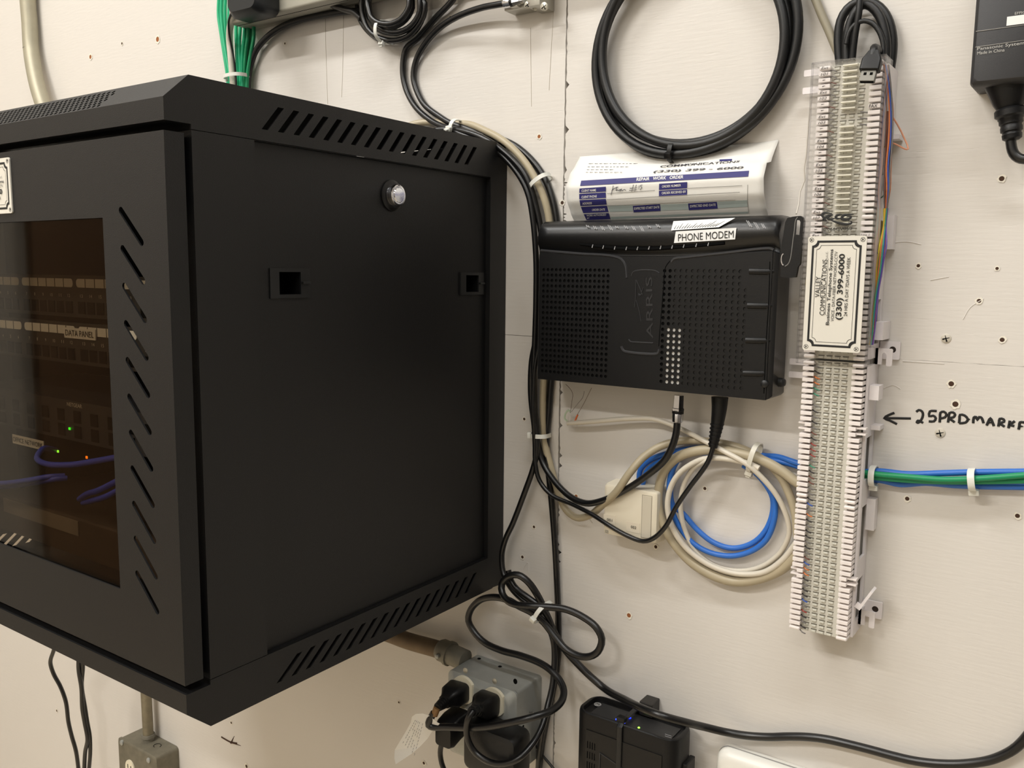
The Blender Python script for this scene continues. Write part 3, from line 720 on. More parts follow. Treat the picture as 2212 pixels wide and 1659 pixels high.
def ptext(mb, s, a, b, h, bold=0, shear=0, lift=.0008):
    V, F = textmesh(s, 1, bold, shear); x0 = min(v.x for v in V); x1 = max(v.x for v in V); y1 = max(v.y for v in V)
    vs = []
    for q in V:
        u = (q.x - x0) / (x1 - x0); vs.append(mb.b.verts.new(paper_at(*zc(a[0] + (b[0] - a[0]) * u, a[1] + (b[1] - a[1]) * u - q.y / y1 * h), lift)))
    for f in F: mb.face([vs[i] for i in f])
mb = MB()
ptext(mb, 'REPAIR   WORK   ORDER', (1005, 437), (1405, 415), 26, .02, .2)
for s, a, b, h in (('CLIENT NAME', (538, 532), (662, 526), 20), ('CLIENT PHONE', (538, 586), (668, 578), 20), ('ADDRESS', (545, 640), (626, 636), 18), ('ORDER DATE', (627, 694), (738, 690), 18), ('WORK AUTHORIZED', (580, 742), (748, 734), 16), ('BY', (586, 762), (606, 761), 12),
                   ('ORDER NUMBER', (1224, 496), (1386, 484), 20), ('ORDER RECEIVED BY', (1222, 552), (1430, 538), 20), ('EXPECTED START DATE', (988, 684), (1202, 670), 20), ('EXPECTED END DATE', (1464, 664), (1682, 650), 20)): ptext(mb, s, a, b, h, .012)
obj('white_lettering', mb, M_PAPER, PAP)
mb = MB(); ptext(mb, '(330) 399 - 6000', (1150, 366), (1920, 330), 18, .02, .25); ptext(mb, 'COMMUNICATIONS', (1210, 322), (1890, 278), 16, .01, .2); ptext(mb, 'VALLEY', (1420, 300), (1600, 288), 10, 0, .2)
def psc(mb, pts, r=.0003):
    mb.tube(crom([paper_at(*zc(*p), .0008) for p in pts], .001), (r, .00012), 4, flat=NY)
for pts in ([(808, 478), (800, 515), (788, 558)], [(795, 520), (820, 500), (850, 490)], [(838, 488), (832, 522), (848, 512), (850, 522), (870, 508), (862, 528), (880, 505), (880, 522), (905, 510), (915, 520)],
            [(980, 470), (965, 530)], [(1005, 470), (990, 530)], [(950, 500), (1012, 496)], [(945, 518), (1010, 512)], [(1030, 478), (1024, 512)], [(1056, 472), (1038, 478), (1052, 495), (1036, 514)]): psc(mb, pts)
for k, (y, n) in enumerate(((290, 1000), (318, 915), (342, 790), (364, 870))):
    x = 600 - k * 8
    while x < n: L_ = random.uniform(14, 40); psc(mb, [(x, y), (x + L_, y - 1)], .00025); x += L_ + 12
obj('black_print', mb, mat('grey_ink', (60, 60, 66), .6), PAP)

# ------------------------------------------------------------------ cable ties
def tie(c, axis, ra, rb, label, head=0.0, m=None, tail=.004, wd=.0024, group='white cable ties'):
    """band round a bundle at c, bundle running along axis; ra = half size across (in the wall plane), rb = half size towards the room"""
    m = m or M_TIE; ax = Vector(axis).normalized(); n = Vector(NY); n = (n - ax * n.dot(ax)).normalized(); u = n.cross(ax).normalized()
    t = thing('cable_tie', label, 'cable tie', c, group)
    N = 28; rings = []
    for sx in (-1, 1):
        pass
    mb = MB(); prof = [(-wd, 0), (wd, 0), (wd, .0011), (-wd, .0011)]
    R = []
    for i in range(N):
        a = 2 * math.pi * i / N; e = .8; ca = abs(math.cos(a)) ** e * math.copysign(1, math.cos(a)); sa = abs(math.sin(a)) ** e * math.copysign(1, math.sin(a))
        R.append([mb.b.verts.new(Vector(c) + ax * p + u * (ca * (ra + q)) + n * (sa * (rb + q))) for p, q in prof])
    for i in range(N):
        for k in range(4): mb.face((R[i][k], R[i][(k + 1) % 4], R[(i + 1) % N][(k + 1) % 4], R[(i + 1) % N][k]))
    obj('band', mb, m, t, smooth=40)
    a = head; hc = Vector(c) + u * (math.cos(a) * (ra + .0028)) + n * (math.sin(a) * (rb + .0024)); ra_ = (u * math.cos(a) + n * math.sin(a)).normalized(); ta = ax.cross(ra_)
    M = Matrix(((ax.x, ta.x, ra_.x, hc.x), (ax.y, ta.y, ra_.y, hc.y), (ax.z, ta.z, ra_.z, hc.z), (0, 0, 0, 1)))
    mb = MB().box((-wd * 1.5, -.0030, -.0026), (wd * 1.5, .0030, .0026), M, .0007); obj('head', mb, m, t, smooth=40)
    if tail: obj('tail', MB().box((-wd * .9, -.0007, .0024), (wd * .9, .0007, .0024 + tail), M), m, t)
    return t
def dirpx(a, b, y): return at(b[0], b[1], y) - at(a[0], a[1], y)

# ------------------------------------------------------------------ coax run beside the cabinet
y1 = -.0045
cable('coax_cable', [(1000, -40, -.012), (978, 0, -.010), (940, 40, -.008), (902, 83, -.006), (877, 106, -.005), (870, 152, -.005), (877, 192, -.005), (897, 230, -.006), (927, 258, -.008), (958, 274, -.012), (985, 280, -.0160), (1020, 289, -.0185), (1056, 305, -.0190), (1094, 332, -.0185),
                     (1126, 366, -.0175), (1144, 400, -.0160), (1156, 440, -.0135), (1167, 490, -.0115), (1173, 560, -.010), (1172, 640, -.010), (1160, 725, -.011), (1149, 780, -.012), (1147, 850, -.012), (1152, 900, -.011), (1160, 950, -.011), (1173, 1000, -.012), (1196, 1037, -.016), (1232, 1073, -.022),
                     (1266, 1087, -.026), (1299, 1082, -.029), (1344, 1062, -.030), (1395, 1029, -.030), (1437, 992, -.030), (1456, 953, -.030), (1462, 925, -.030), (1463, 906, -.030)], .0037, M_RUB,
      'black coax from above the cabinet, looping under the phone modem up to its silver connector', 'coax cable')
cable('coax_cable', [(1098, 6, -.030), (1070, 11, -.028), (1040, 17, -.024), (990, 35, -.018), (950, 60, -.012), (918, 95, -.008), (899, 130, -.0055), (893, 165, -.005), (900, 195, -.005), (917, 226, -.005), (947, 250, -.006), (975, 267, -.008), (1005, 277, -.007), (1040, 290, -.0045), (1080, 300, -.0038), (1115, 316, -.0038), (1150, 347, -.0038), (1174, 381, -.0038), (1192, 425, -.0038),
                     (1203, 480, -.0040), (1207, 560, -.0040), (1205, 650, -.0042), (1198, 760, -.0045), (1190, 830, -.0045), (1185, 900, -.0045), (1180, 950, -.0060), (1184, 1010, -.008), (1192, 1090, -.008), (1199, 1180, -.007), (1203, 1260, -.006), (1206, 1340, -.005), (1206, 1400, -.0045), (1202, 1450, -.0045), (1192, 1504, -.0045), (1180, 1560, -.0045), (1170, 1615, -.0045), (1164, 1670, -.0045), (1160, 1720, -.0045)], .0037, M_RUB,
      'black coax from the ground block, running straight down beside the outlet box', 'coax cable')
cable('telephone_trunk_cable', [(860, 285, -.02), (892, 269, -.012), (930, 264, -.006), (975, 268, -.0047), (1010, 268, -.0047), (1045, 281, -.0080), (1090, 306, -.0116), (1130, 345, -.0120), (1157, 387, -.0118), (1176, 430, -.0105), (1187, 480, -.0085), (1190, 560, -.0075), (1186, 650, -.0075), (1180, 760, -.0075), (1174, 830, -.0075), (1173, 900, -.0075), (1178, 960, -.0072), (1190, 1010, -.0065),
                     (1205, 1060, -.0065), (1222, 1100, -.008), (1245, 1118, -.010), (1272, 1114, -.012), (1302, 1090, -.0245), (1332, 1062, -.0335), (1360, 1022, -.0335), (1392, 986, -.024), (1432, 962, -.016), (1480, 952, -.012), (1530, 954, -.011), (1590, 965, -.011), (1640, 988, -.010), (1680, 1022, -.010), (1706, 1070, -.010), (1718, 1110, -.010), (1722, 1160, -.012)], .0042, M_BEIGE,
      'thick beige cable running down from the cabinet and into the coil below the phone modem', 'cable')
cable('coax_cable', [(900, 300, -.03), (940, 282, -.022), (965, 280, -.0165), (1000, 292, -.0175), (1050, 312, -.0165), (1094, 345, -.0165), (1125, 385, -.0165), (1141, 420, -.0165), (1152, 480, -.017), (1158, 560, -.017), (1158, 650, -.017), (1156, 720, -.0165), (1153, 800, -.0165), (1155, 880, -.017), (1160, 935, -.0165), (1160, 975, -.0165), (1151, 1014, -.017), (1134, 1062, -.018), (1108, 1130, -.020), (1092, 1165, -.020), (1084, 1200, -.020), (1088, 1240, -.024), (1104, 1270, -.028), (1128, 1295, -.030), (1158, 1316, -.028), (1180, 1345, -.022), (1196, 1390, -.0135), (1197, 1440, -.0135), (1190, 1500, -.0135), (1176, 1560, -.0135), (1166, 1620, -.0135), (1160, 1700, -.0135)], .0035, M_RUB,
      'black cord leaving the bundle and hugging the cabinet edge down to the figure eight', 'cord')
tie(at(985, 275, -.0115), dirpx((960, 265), (1010, 285), -.009), .0085, .0105, 'white cable tie standing up on the bundle over the cabinet rear edge', 1.9)
tie(at(1168, 391, -.0105), dirpx((1150, 360), (1185, 430), -.01), .0122, .0105, 'white cable tie around the coax bundle left of the paper form', math.pi * .9, tail=0)
tie(at(1168, 940, -.0095), dirpx((1168, 900), (1170, 980), -.01), .0105, .0105, 'white cable tie around the coax bundle under the left end of the phone modem', math.pi * .88, tail=0)
# grey cord seen on top of the cabinet with the bundle
# F connector on the modem
t = thing('coax_connector', 'silver coax connector screwed into the underside of the phone modem', 'connector', at(1465, 868, -.030))
a = at(1466, 862, -.030); b = at(1463, 914, -.030); d_ = (b - a).normalized()
mb = MB(); mb.lathe(a, b, [(-.004, .0054), (.0090, .0058), (.0095, .0066), (.0120, .0066)], 6); obj('hex_nut', mb, M_CHROME, t)
mb = MB(); mb.lathe(a, b, [(.0118, .0060), (.0150, .0060)], 18); lab(obj('black_ring', mb, M_BLK, t), 'black ring')
mb = MB(); mb.lathe(a, b, [(.0148, .0056), (.0155, .0060), (.0235, .0057), (.0245, .0045)], 18); obj('sleeve', mb, M_CHROME, t, smooth=40)
# power cord
t = thing('modem_supply_cable', 'thin black power cord plugged into the underside of the phone modem', 'power cord', at(1550, 862, -.030))
mb = MB(); P = [at(*p, -.030) for p in ((1555, 858), (1554, 880), (1551, 905), (1547, 930), (1543, 950), (1540, 966))]; mb.tube(crom(P, .003), [(r_, r_ * .8) for r_ in [.0088 - .0042 * i / (len(crom(P, .003)) - 1) for i in range(len(crom(P, .003)))]], 12); obj('plug', mb, M_BLK, t, smooth=50)
mb = MB()
for k in range(6):
    p = at(1549 - k * 1.6, 915 + k * 8.5, -.030); q = at(1549 - k * 1.6, 918 + k * 8.5, -.030); r_ = .0072 - k * .00035; mb.tube([p, q], [(r_, r_ * .85)] * 2, 12)
obj('strain_relief_rib', mb, M_BLK, t, smooth=50)
cable('cord', [(1541, 960, -.030), (1538, 975, -.030), (1529, 998, -.031), (1513, 1022, -.032), (1493, 1048, -.033), (1462, 1093, -.034), (1437, 1138, -.0335), (1411, 1163, -.033), (1389, 1169, -.032), (1355, 1157, -.031), (1316, 1135, -.030), (1277, 1110, -.024), (1238, 1090, -.020), (1190, 1068, -.019), (1165, 1037, -.019), (1156, 998, -.019), (1155, 958, -.0190), (1152, 900, -.0225), (1152, 850, -.0225), (1156, 790, -.0225), (1168, 730, -.020), (1178, 640, -.018), (1180, 600, -.016)], .0026, M_RUB, None, parent=t)

# ------------------------------------------------------------------ coil under the modem
def ring(pts, base): return [(a, b, base) for a, b in pts]
cable('telephone_trunk_cable', [(1760, 1060, -.016), (1722, 1042, -.016), (1690, 1018, -.016), (1650, 996, -.0175), (1600, 980, -.0190), (1550, 972, -.0190), (1500, 975, -.0190), (1460, 990, -.0185), (1435, 1018, -.018), (1424, 1055, -.017), (1424, 1100, -.017), (1438, 1142, -.016), (1463, 1182, -.015), (1497, 1217, -.013), (1540, 1243, -.011), (1585, 1256, -.009), (1625, 1254, -.009), (1662, 1243, -.009), (1693, 1226, -.010), (1722, 1200, -.012)], .0052, M_BEIGE,
      'thick beige sheathed cable forming the outer ring of the coil under the phone modem', 'cable')
cable('telephone_cable', [(1226, 914, -.012), (1262, 912, -.013), (1300, 909, -.013), (1350, 905, -.0125), (1400, 904, -.0120), (1420, 907, -.012), (1470, 926, -.013), (1530, 957, -.022), (1570, 978, -.0265), (1615, 1004, -.0275), (1650, 1036, -.022), (1680, 1074, -.016), (1700, 1118, -.012), (1705, 1150, -.010), (1697, 1175, -.008), (1680, 1200, -.006), (1638, 1227, -.0045), (1591, 1233, -.004), (1540, 1220, -.006), (1501, 1188, -.010), (1479, 1143, -.013), (1470, 1093, -.015), (1478, 1045, -.016), (1500, 1010, -.021), (1530, 994, -.0265)], .0027, M_WCABLE,
      'white telephone cable with a stripped end hanging below the phone modem', 'telephone cable')
cable('telephone_cable', [(1640, 1012, -.0245), (1615, 1001, -.0245), (1568, 991, -.0245), (1530, 990, -.0245), (1505, 997, -.0245), (1470, 1020, -.0245), (1450, 1050, -.0235), (1442, 1093, -.0235), (1452, 1138, -.0225), (1479, 1180, -.019), (1515, 1210, -.0155), (1550, 1228, -.013), (1600, 1240, -.0125), (1650, 1236, -.0125), (1690, 1210, -.0125), (1722, 1170, -.0125)], .0030, M_WCABLE,
      'white cable making the bright inner left arc of the coil', 'telephone cable')
for k, (pts, lb) in enumerate([([(1380, 1045, -.006), (1383, 1015, -.006), (1402, 995, -.006), (1432, 982, -.006), (1476, 971, -.006), (1520, 968, -.005), (1580, 975, -.004), (1644, 984, -.004), (1682, 987, -.008), (1716, 998, -.012), (1760, 1010, -.012), (1820, 1020, -.012), (1860, 1020, -.012), (1900, 1018, -.0105), (1960, 1024, -.0105), (2040, 1022, -.0105), (2110, 1020, -.0105), (2220, 1019, -.0105)], 'upper blue network cable passing behind the punch down block to the right edge'),
                               ([(1388, 1048, -.0065), (1396, 1020, -.0065), (1420, 1000, -.0065), (1450, 986, -.0065), (1500, 978, -.006), (1560, 982, -.004), (1640, 990, -.0090), (1680, 996, -.009), (1716, 1005, -.009), (1760, 1020, -.009), (1820, 1032, -.009), (1860, 1036, -.009), (1900, 1037, -.0085), (1945, 1046, -.0075), (2000, 1043, -.0075), (2060, 1048, -.0075), (2110, 1050, -.0075), (2220, 1052, -.0075)], 'lower blue network cable leaving the punch down block to the right edge'),
                               ([(1479, 975, -.0095), (1460, 998, -.0095), (1450, 1037, -.0095), (1453, 1090, -.009), (1476, 1110, -.009), (1505, 1143, -.0075), (1540, 1171, -.0060), (1582, 1184, -.0050), (1624, 1174, -.0045), (1652, 1149, -.0045), (1668, 1112, -.0045), (1669, 1076, -.0050), (1655, 1048, -.0055), (1630, 1020, -.0065), (1605, 1005, -.0065)], 'blue network cable making the upper inner arc of the coil'),
                               ([(1468, 985, -.0145), (1448, 1030, -.0145), (1447, 1080, -.0145), (1455, 1112, -.0145), (1474, 1148, -.0125), (1498, 1174, -.0105), (1535, 1194, -.0090), (1582, 1201, -.0080), (1624, 1190, -.0075), (1655, 1166, -.0085), (1672, 1125, -.0095), (1674, 1085, -.0095), (1662, 1050, -.0105)], 'blue network cable making the lower inner arc of the coil')]):
    cable('network_cable', pts, .0029, M_BLUE, lb, 'network cable', 'blue network cables')
for k, (pts, lb) in enumerate([([(1845, 1018, -.0180), (1890, 1024, -.0180), (1960, 1030, -.0180), (2040, 1036, -.0180), (2110, 1034, -.0180), (2220, 1026, -.0180)], 'front green network cable tied between the blue ones'),
                               ([(1845, 1026, -.0140), (1890, 1031, -.0140), (1960, 1037, -.0140), (2040, 1040, -.0135), (2110, 1040, -.0135), (2220, 1038, -.0135)], 'rear green network cable tied between the blue ones')]):
    cable('network_cable', pts, .0027, M_GREEN, lb, 'network cable', 'green network cables on the right')
tie(at(1887, 1028, -.0125), dirpx((1860, 1026), (1920, 1032), -.012), .0085, .0105, 'white cable tie on the blue and green cables next to the punch down block', math.pi * 1.03, tail=0, wd=.0026)
tie(at(2101, 1036, -.0125), dirpx((2060, 1036), (2140, 1036), -.012), .0088, .0105, 'white cable tie on the blue and green cables near the right edge', math.pi * 1.03, tail=0, wd=.0028)
tie(at(1630, 988, -.0170), dirpx((1590, 975), (1670, 1005), -.017), .0145, .0120, 'translucent white cable tie on the coil under the phone modem', math.pi * .93, mat('translucent_nylon', (214, 210, 196), .3), tail=.002)
# stripped wires at the end of the white cable
t = thing('stripped_wire_end', 'twisted green and orange wire ends at the stripped white cable', 'wire', at(1228, 912, -.012))
for nm, pts, c in (('green_wire', [(1228, 912), (1220, 904), (1222, 893), (1228, 886), (1232, 890)], (190, 206, 180)), ('orange_wire', [(1242, 910), (1246, 900), (1248, 896)], (214, 110, 60)), ('white_wire', [(1230, 912), (1232, 905), (1231, 897)], (220, 214, 206)),
                   ('copper_strand', [(1232, 892), (1235, 870), (1237, 850), (1230, 838), (1222, 830)], (104, 84, 72)), ('copper_strand', [(1247, 896), (1262, 870), (1272, 850), (1278, 838)], (120, 100, 84)), ('copper_strand', [(1234, 890), (1248, 872), (1259, 858), (1262, 845)], (130, 122, 114))):
    mb = MB(); mb.tube(crom([at(*p, -.012) for p in pts], .002), .0011 if 'strand' not in nm else .0003, 6); obj(nm, mb, mat('wire_%d_%d' % (c[0], c[1]), c, .5), t)

# ------------------------------------------------------------------ surface mount jack box
JB = thing('telephone_jack_box', 'ivory surface mount telephone jack box numbered 001 and 002', 'jack box', at(1360, 1110, 0))
a = at(1307, 1050, -.027); b = at(1420, 1168, -.027)
jx0, jx1, jz0, jz1 = .1535, .2190, -.1690, -.1110
mb = MB(); R0 = [(x, z) for x, z in rrect(jx0, jz0, jx1, jz1, .003)]
def rr_(y, ins): return [(x, y, z) for x, z in rrect(jx0 + ins, jz0 + ins, jx1 - ins, jz1 - ins, .003)]
mb.loft([rr_(-.0003, -.0006), rr_(-.022, 0), rr_(-.0255, .0012), rr_(-.0265, .0032)][::-1]); obj('body', mb, M_IVORY, JB, smooth=40)
F0 = wallf(-.0266)
mb = MB(); mb.plate(rect(.2005, jz0 + .005, .2125, jz1 - .0055), [rect(.2010, jz0 + .0055, .2120, jz1 - .0060)], .0002, F0); lab(obj('slot_outline', mb, mat('ivory_shadow', (150, 142, 126), .6), JB), 'darker outline painted as shade around the label window')  # darkened ivory frame paints the shade of a recess
mb = MB().box((.2012, -.0270, jz0 + .006), (.2118, -.0264, jz1 - .0065)); obj('label_window', mb, mat('ivory_window', (206, 198, 180), .4), JB)
mb = MB().box((.1545, -.0268, -.1555), (.1690, -.0264, -.1455)); mb.box((.1830, -.0268, -.1600), (.1990, -.0264, -.1490)); obj('number_sticker', mb, mat('clear_sticker', (222, 212, 192), .3), JB)
mb = MB(); text_ab(mb, '001', (.1590, -.0269, -.1525), (.1655, -.0269, -.1527), NY, .0030); text_ab(mb, '002', (.1885, -.0269, -.1555), (.1950, -.0269, -.1557), NY, .0030); obj('numbers', mb, M_INK, JB)
mb = MB()
for k in range(3): mb.box((.1565 , -.0269, -.1640 - k * .0012), (.1610, -.0266, -.1637 - k * .0012))
mb.box((.1800, -.0269, -.1660), (.1830, -.0266, -.1657)); obj('small_print', mb, mat('grey_print', (120, 120, 120), .6), JB)

# ------------------------------------------------------------------ punch down blocks
BX0, BX1 = .3692, .4226; PIT = .00519
M_BLOCK = mat('block_ivory', (202, 199, 188), .5); M_CLIP = mat('tinned_clip', (176, 174, 164), .35, .75); M_SLIT = mat('clip_slit', (96, 90, 76), .7)
M_TOOTH = mat('fanning_white', (238, 230, 226), .42); M_BRK = mat('bracket_white', (232, 226, 226), .45)
COLX = (.3836, .3908, .3980, .4052)
def block(z0, label, right_skip):
    t = thing('punch_down_block', label, 'punch down block', (.396, -.004, z0))
    mb = MB().box((.3772, -.0410, z0 + .0005), (.4146, -.012, z0 + .2590)); mb.box((BX0 + .002, -.034, z0 + .0005), (BX1 - .002, -.014, z0 + .2590)); obj('base', mb, M_BLOCK, t)
    for side in (0, 1):
        mb = MB()
        for r in range(50):
            zc = z0 + (r + .5) * PIT; fl = r in (17, 18) and z0 < 0 or r in (31, 32, 8, 9) and False
            e = .0012 if r % 25 in (0, 24) else .0003
            x0, x1 = (BX0, .3794) if side == 0 else (.4126, BX1)
            prong = z0 < 0 and r in (10, 11, 38, 37)
            if prong:
                w0, w1 = (x0 + .0045, x1) if side == 0 else (x0, x1 - .0035)
                mb.box((w0, -.0470, zc - .0017), (w1, -.0335, zc + .0017), bev=.0003)
                tip = (x0 - .0015, w0 + .0003) if side == 0 else (w1 - .0003, x1 + .0048)
                mb.box((tip[0], -.0455, zc + .0002), (tip[1], -.038, zc + .0016))
            else:
                mb.box((x0, -.0470, zc - .0017), (x1, -.0335, zc + .0017), bev=e)
        lab(obj('fanning_strip', mb, M_TOOTH, t), 'white toothed fanning strip, ' + ('left side' if side == 0 else 'right side'))
    for c in COLX:
        mb = MB(); q = MB()
        for r in range(50):
            zc = z0 + (r + .5) * PIT
            mb.box((c - .0020, -.0424, zc - .0019), (c + .0022, -.0408, zc + .0003), bev=.0005)
            q.box((c - .0025, -.0414, zc + .0005), (c + .0029, -.0409, zc + .0012))
        L = obj('clip_column', mb, mat('clear_clip', (200, 198, 186), .25), t); obj('slits', q, M_SLIT, L)
    return t
LB = block(-.2178, 'lower open white punch down block with toothed strips on both sides', None)
UB = block(.0428, 'upper white punch down block under the clear cover with handwritten extension labels', None)
# handwriting on the upper fanning strips
mb = MB(); wr = ['Ext', '101', '-', '-', 'Ext', '102', '-', '-', 'Ext', '103', '-', '-', 'Ext', '104', '-', '-', 'Ext', '105', '-', '-', 'Ext', '106', '-', '-', 'Ext', '107', '-', '-', 'Ext']
for k, s in enumerate(wr):
    z = .0428 + (49.5 - k) * PIT - .0012; x0 = .3712; wd = .0062
    if s == '-': mb.tube([Vector((x0 + .0018, -.0472, z + .0012)), Vector((x0 + .0042, -.0472, z + .0016))], (.0003, .0001), 4, flat=NY)
    else: text_ab(mb, s, (x0, -.0471, z), (x0 + wd, -.0471, z), NY, .0023, 0, .25)
text_ab(mb, 'FAX', (.4134, -.0471, .0428 + (49.5 - 7) * PIT - .0014), (.4204, -.0471, 0.0428 + (49.5 - 7) * PIT - .0014), NY, .0028, .01, .1)
text_ab(mb, 'Line 1', (.4134, -.0471, .0428 + (49.5 - 28) * PIT - .0012), (.4204, -.0471, 0.0428 + (49.5 - 28) * PIT - .0012), NY, .0022, 0, .2)
lab(obj('extension_labels', mb, mat('pen_ink', (60, 56, 54), .6), UB), 'handwritten extension numbers on the teeth')
for k in list(range(0, 8)) + list(range(10, 27)):
    z = .0428 + (49.5 - k) * PIT + .0002
    obj('bridge_clip', MB().box((.3898, -.0480, z - .0005), (.4022, -.0418, z + .0005)), mat('bright_clip', (246, 242, 226), .25), UB)
# wall bracket behind the two blocks
BR = thing('block_bracket', 'white plastic standoff bracket holding both punch down blocks to the wall', 'bracket', (.396, 0, .03))
mb = MB()
for z0 in (-.2178, .0428):
    win = [rect(-.029, z0 + .075, -.008, z0 + .125), rect(-.029, z0 + .150, -.008, z0 + .190), rect(-.029, z0 + .015, -.008, z0 + .055)]
    mb.plate(rect(-.0355, z0 + .002, -.0006, z0 + .257), win, .0022, sidef(.4250))
    mb.plate(rect(-.0355, z0 + .002, -.0006, z0 + .257), win, .0022, sidef(.3720))
    for q in (.003, .060, .130, .195, .249): mb.box((.3722, -.0110, z0 + q - .001), (.4230, -.0006, z0 + q + .001))
    mb.box((.4248, -.012, z0 + .10), (.4325, -.0006, z0 + .13)); mb.box((.4248, -.016, z0 + .196), (.4330, -.0006, z0 + .200))
obj('standoff', mb, M_BRK, BR)
def foot(x, z, nm):
    mb = MB(); mb.plate(rrect(x - .0050, z, x + .0125, z + .0165, .0012), [ngon(x + .0062, z + .0090, .0030, 12)], .0022, wallf(-.0030)); o = obj('screw_foot', mb, M_BRK, BR)
    mb = MB(); p = Vector((x + .0062, -.0012, z + .0090)); mb.lathe(p, p + Vector((0, -1, 0)), [(0, .0034), (.0008, .0034), (.0014, .002), (.0015, .0002)]); obj('screw_head', mb, mat('dark_screw', (52, 42, 36), .5, .4), o)
    mb = MB(); mb.plate([(x - .0055, z - .0040), (x + .0002, z - .0040), (x + .0002, z + .0045), (x + .0008, z + .0062), (x + .0020, z + .0070), (x + .0034, z + .0062), (x + .0040, z + .0045), (x + .0040, z - .0045), (x + .0050, z - .0052), (x + .0082, z - .0052), (x + .0090, z - .0044), (x + .0090, z + .0098), (x + .0080, z + .0106), (x - .0055, z + .0106)], [], .0022, wallf(-.0165))
    mb.box((x - .0055, -.0165, z - .0040), (x - .0032, -.0006, z + .0106)); obj('hook_tab', mb, M_BRK, BR)
foot(.4305, .0430, 0); foot(.4305, -.2050, 0)
obj('side_lug', MB().box((.4252, -.030, .0620), (.4330, -.0006, .0780)), M_BRK, BR); obj('side_lug', MB().box((.4252, -.0330, .0080), (.4335, -.0160, .0210)), M_BRK, BR)
mb = MB(); M_ = Matrix.Translation((.4335, -.030, -.1790)) @ Matrix.Rotation(.5, 4, 'Y'); mb.box((-.0012, -.006, -.0100), (.0012, .010, .0120), M_); mb.box((-.0045, -.006, -.0100), (-.0012, -.003, -.0050), M_); obj('spring_finger', mb, M_BRK, BR)
for px, py in ((1737, 152), (1734, 190), (1706, 774), (1704, 802)):
    p = at(px, py, -.012); obj('side_tab', MB().plate(rrect(p.x, p.z - .0058, .3722, p.z, .0010), [], .002, wallf(-.012)), M_BRK, BR)
# clear cover with the sign plate
CV = thing('block_cover', 'clear hinged plastic cover over the upper block with a cream sign plate', 'cover', (.396, -.03, .04))
cx0, cx1, cz0, cz1 = .3668, .4276, .0398, .3022
mb = MB(); mb.box((cx0, -.0605, cz0), (cx1, -.0590, cz1)); mb.box((cx0, -.0590, cz0), (cx0 + .0014, -.0330, cz1)); mb.box((cx1 - .0014, -.0590, cz0), (cx1, -.0330, cz1)); mb.box((cx0 + .0014, -.0590, cz1 - .0014), (cx1 - .0014, -.0330, cz1)); 
M_CLEAR = clear('clear_polycarbonate', (253, 253, 253))
obj('shell', mb, M_CLEAR, CV)
mb = MB()
for x in (cx0 + .0007, cx1 - .0007):
    mb.tube([Vector((x, -.0600, cz0)), Vector((x, -.0600, cz1))], .0011, 6)
mb.tube([Vector((cx0, -.0600, cz1 - .0005)), Vector((cx1, -.0600, cz1 - .0005))], .0010, 6); mb.tube([Vector((cx0, -.0600, cz0)), Vector((cx1, -.0600, cz0))], .0005, 6)
lab(obj('shell_edge', mb, clear('clear_edge', (240, 240, 241)), CV), 'pale moulded edge of the cover')
label_plate(CV, (.3722, -.0606, .0520), .0497, .1010, -.0606)
mb = MB(); zc = lambda p: (1720 + p[0] / 8.295, 440 + p[1] / 8.295); YC = -.0607
text_px(mb, 'IC066CV050', zc((460, 495)), zc((1000, 472)), YC, .0030)
def swash(pts, r0, r1):
    P = crom([at(*zc(p), YC) for p in pts], .001); n = len(P)
    mb.tube(P, [(r0 + (r1 - r0) * math.sin(math.pi * i / (n - 1)), .00015) for i in range(n)], 6, flat=NY)
for pts, r0, r1 in (([(640, 178), (560, 166), (490, 170), (462, 200), (480, 235), (500, 265), (490, 285), (455, 306)], .0003, .0011), ([(545, 306), (510, 270), (545, 235), (600, 205), (660, 198)], .0004, .0012),
                    ([(545, 305), (490, 290), (480, 270)], .0004, .0011), ([(660, 205), (600, 222), (560, 262), (610, 278), (700, 262)], .0003, .0011), ([(830, 196), (750, 202), (706, 240), (740, 268), (800, 252)], .0003, .0012),
                    ([(1035, 190), (920, 200), (850, 212), (812, 262), (850, 284), (930, 280), (975, 250), (980, 226), (900, 238)], .0003, .0013), ([(600, 285), (720, 332), (840, 364), (940, 366), (990, 345), (985, 318), (930, 306)], .0003, .0012)): swash(pts, r0, r1)
lab(obj('printed_logo', mb, M_INK, CV), 'black printed swoosh logo and part number')

# coloured wires on the blocks
WB = thing('cross_connect_wires', 'bundle of thin coloured cross connect wires down the right side of the covered block', 'wire', (.43, -.03, .2))
cols = [('violet', (112, 86, 168)), ('orange', (214, 120, 62)), ('blue', (48, 86, 176)), ('white', (214, 206, 200)), ('yellow', (214, 190, 40)), ('brown', (110, 62, 48)), ('red', (152, 52, 44)), ('grey', (110, 106, 104)), ('green', (54, 140, 110)), ('black', (36, 32, 34))]
rr = random.Random(5)
cen = [(1912, 140), (1918, 180), (1922, 240), (1921, 300), (1917, 360), (1916, 410), (1914, 450), (1911, 490), (1907, 530), (1900, 580), (1894, 630), (1888, 680), (1884, 720), (1880, 745)]
def wire(nm, c, pts, r=.0006, par=None): 
    mb = MB(); mb.tube(crom([Vector(p) if len(p) == 3 and isinstance(p, Vector) else at(*p) for p in pts], .005), r, 6); return obj('%s_wire' % nm, mb, mat('wire_' + nm, c, .5), par or WB)
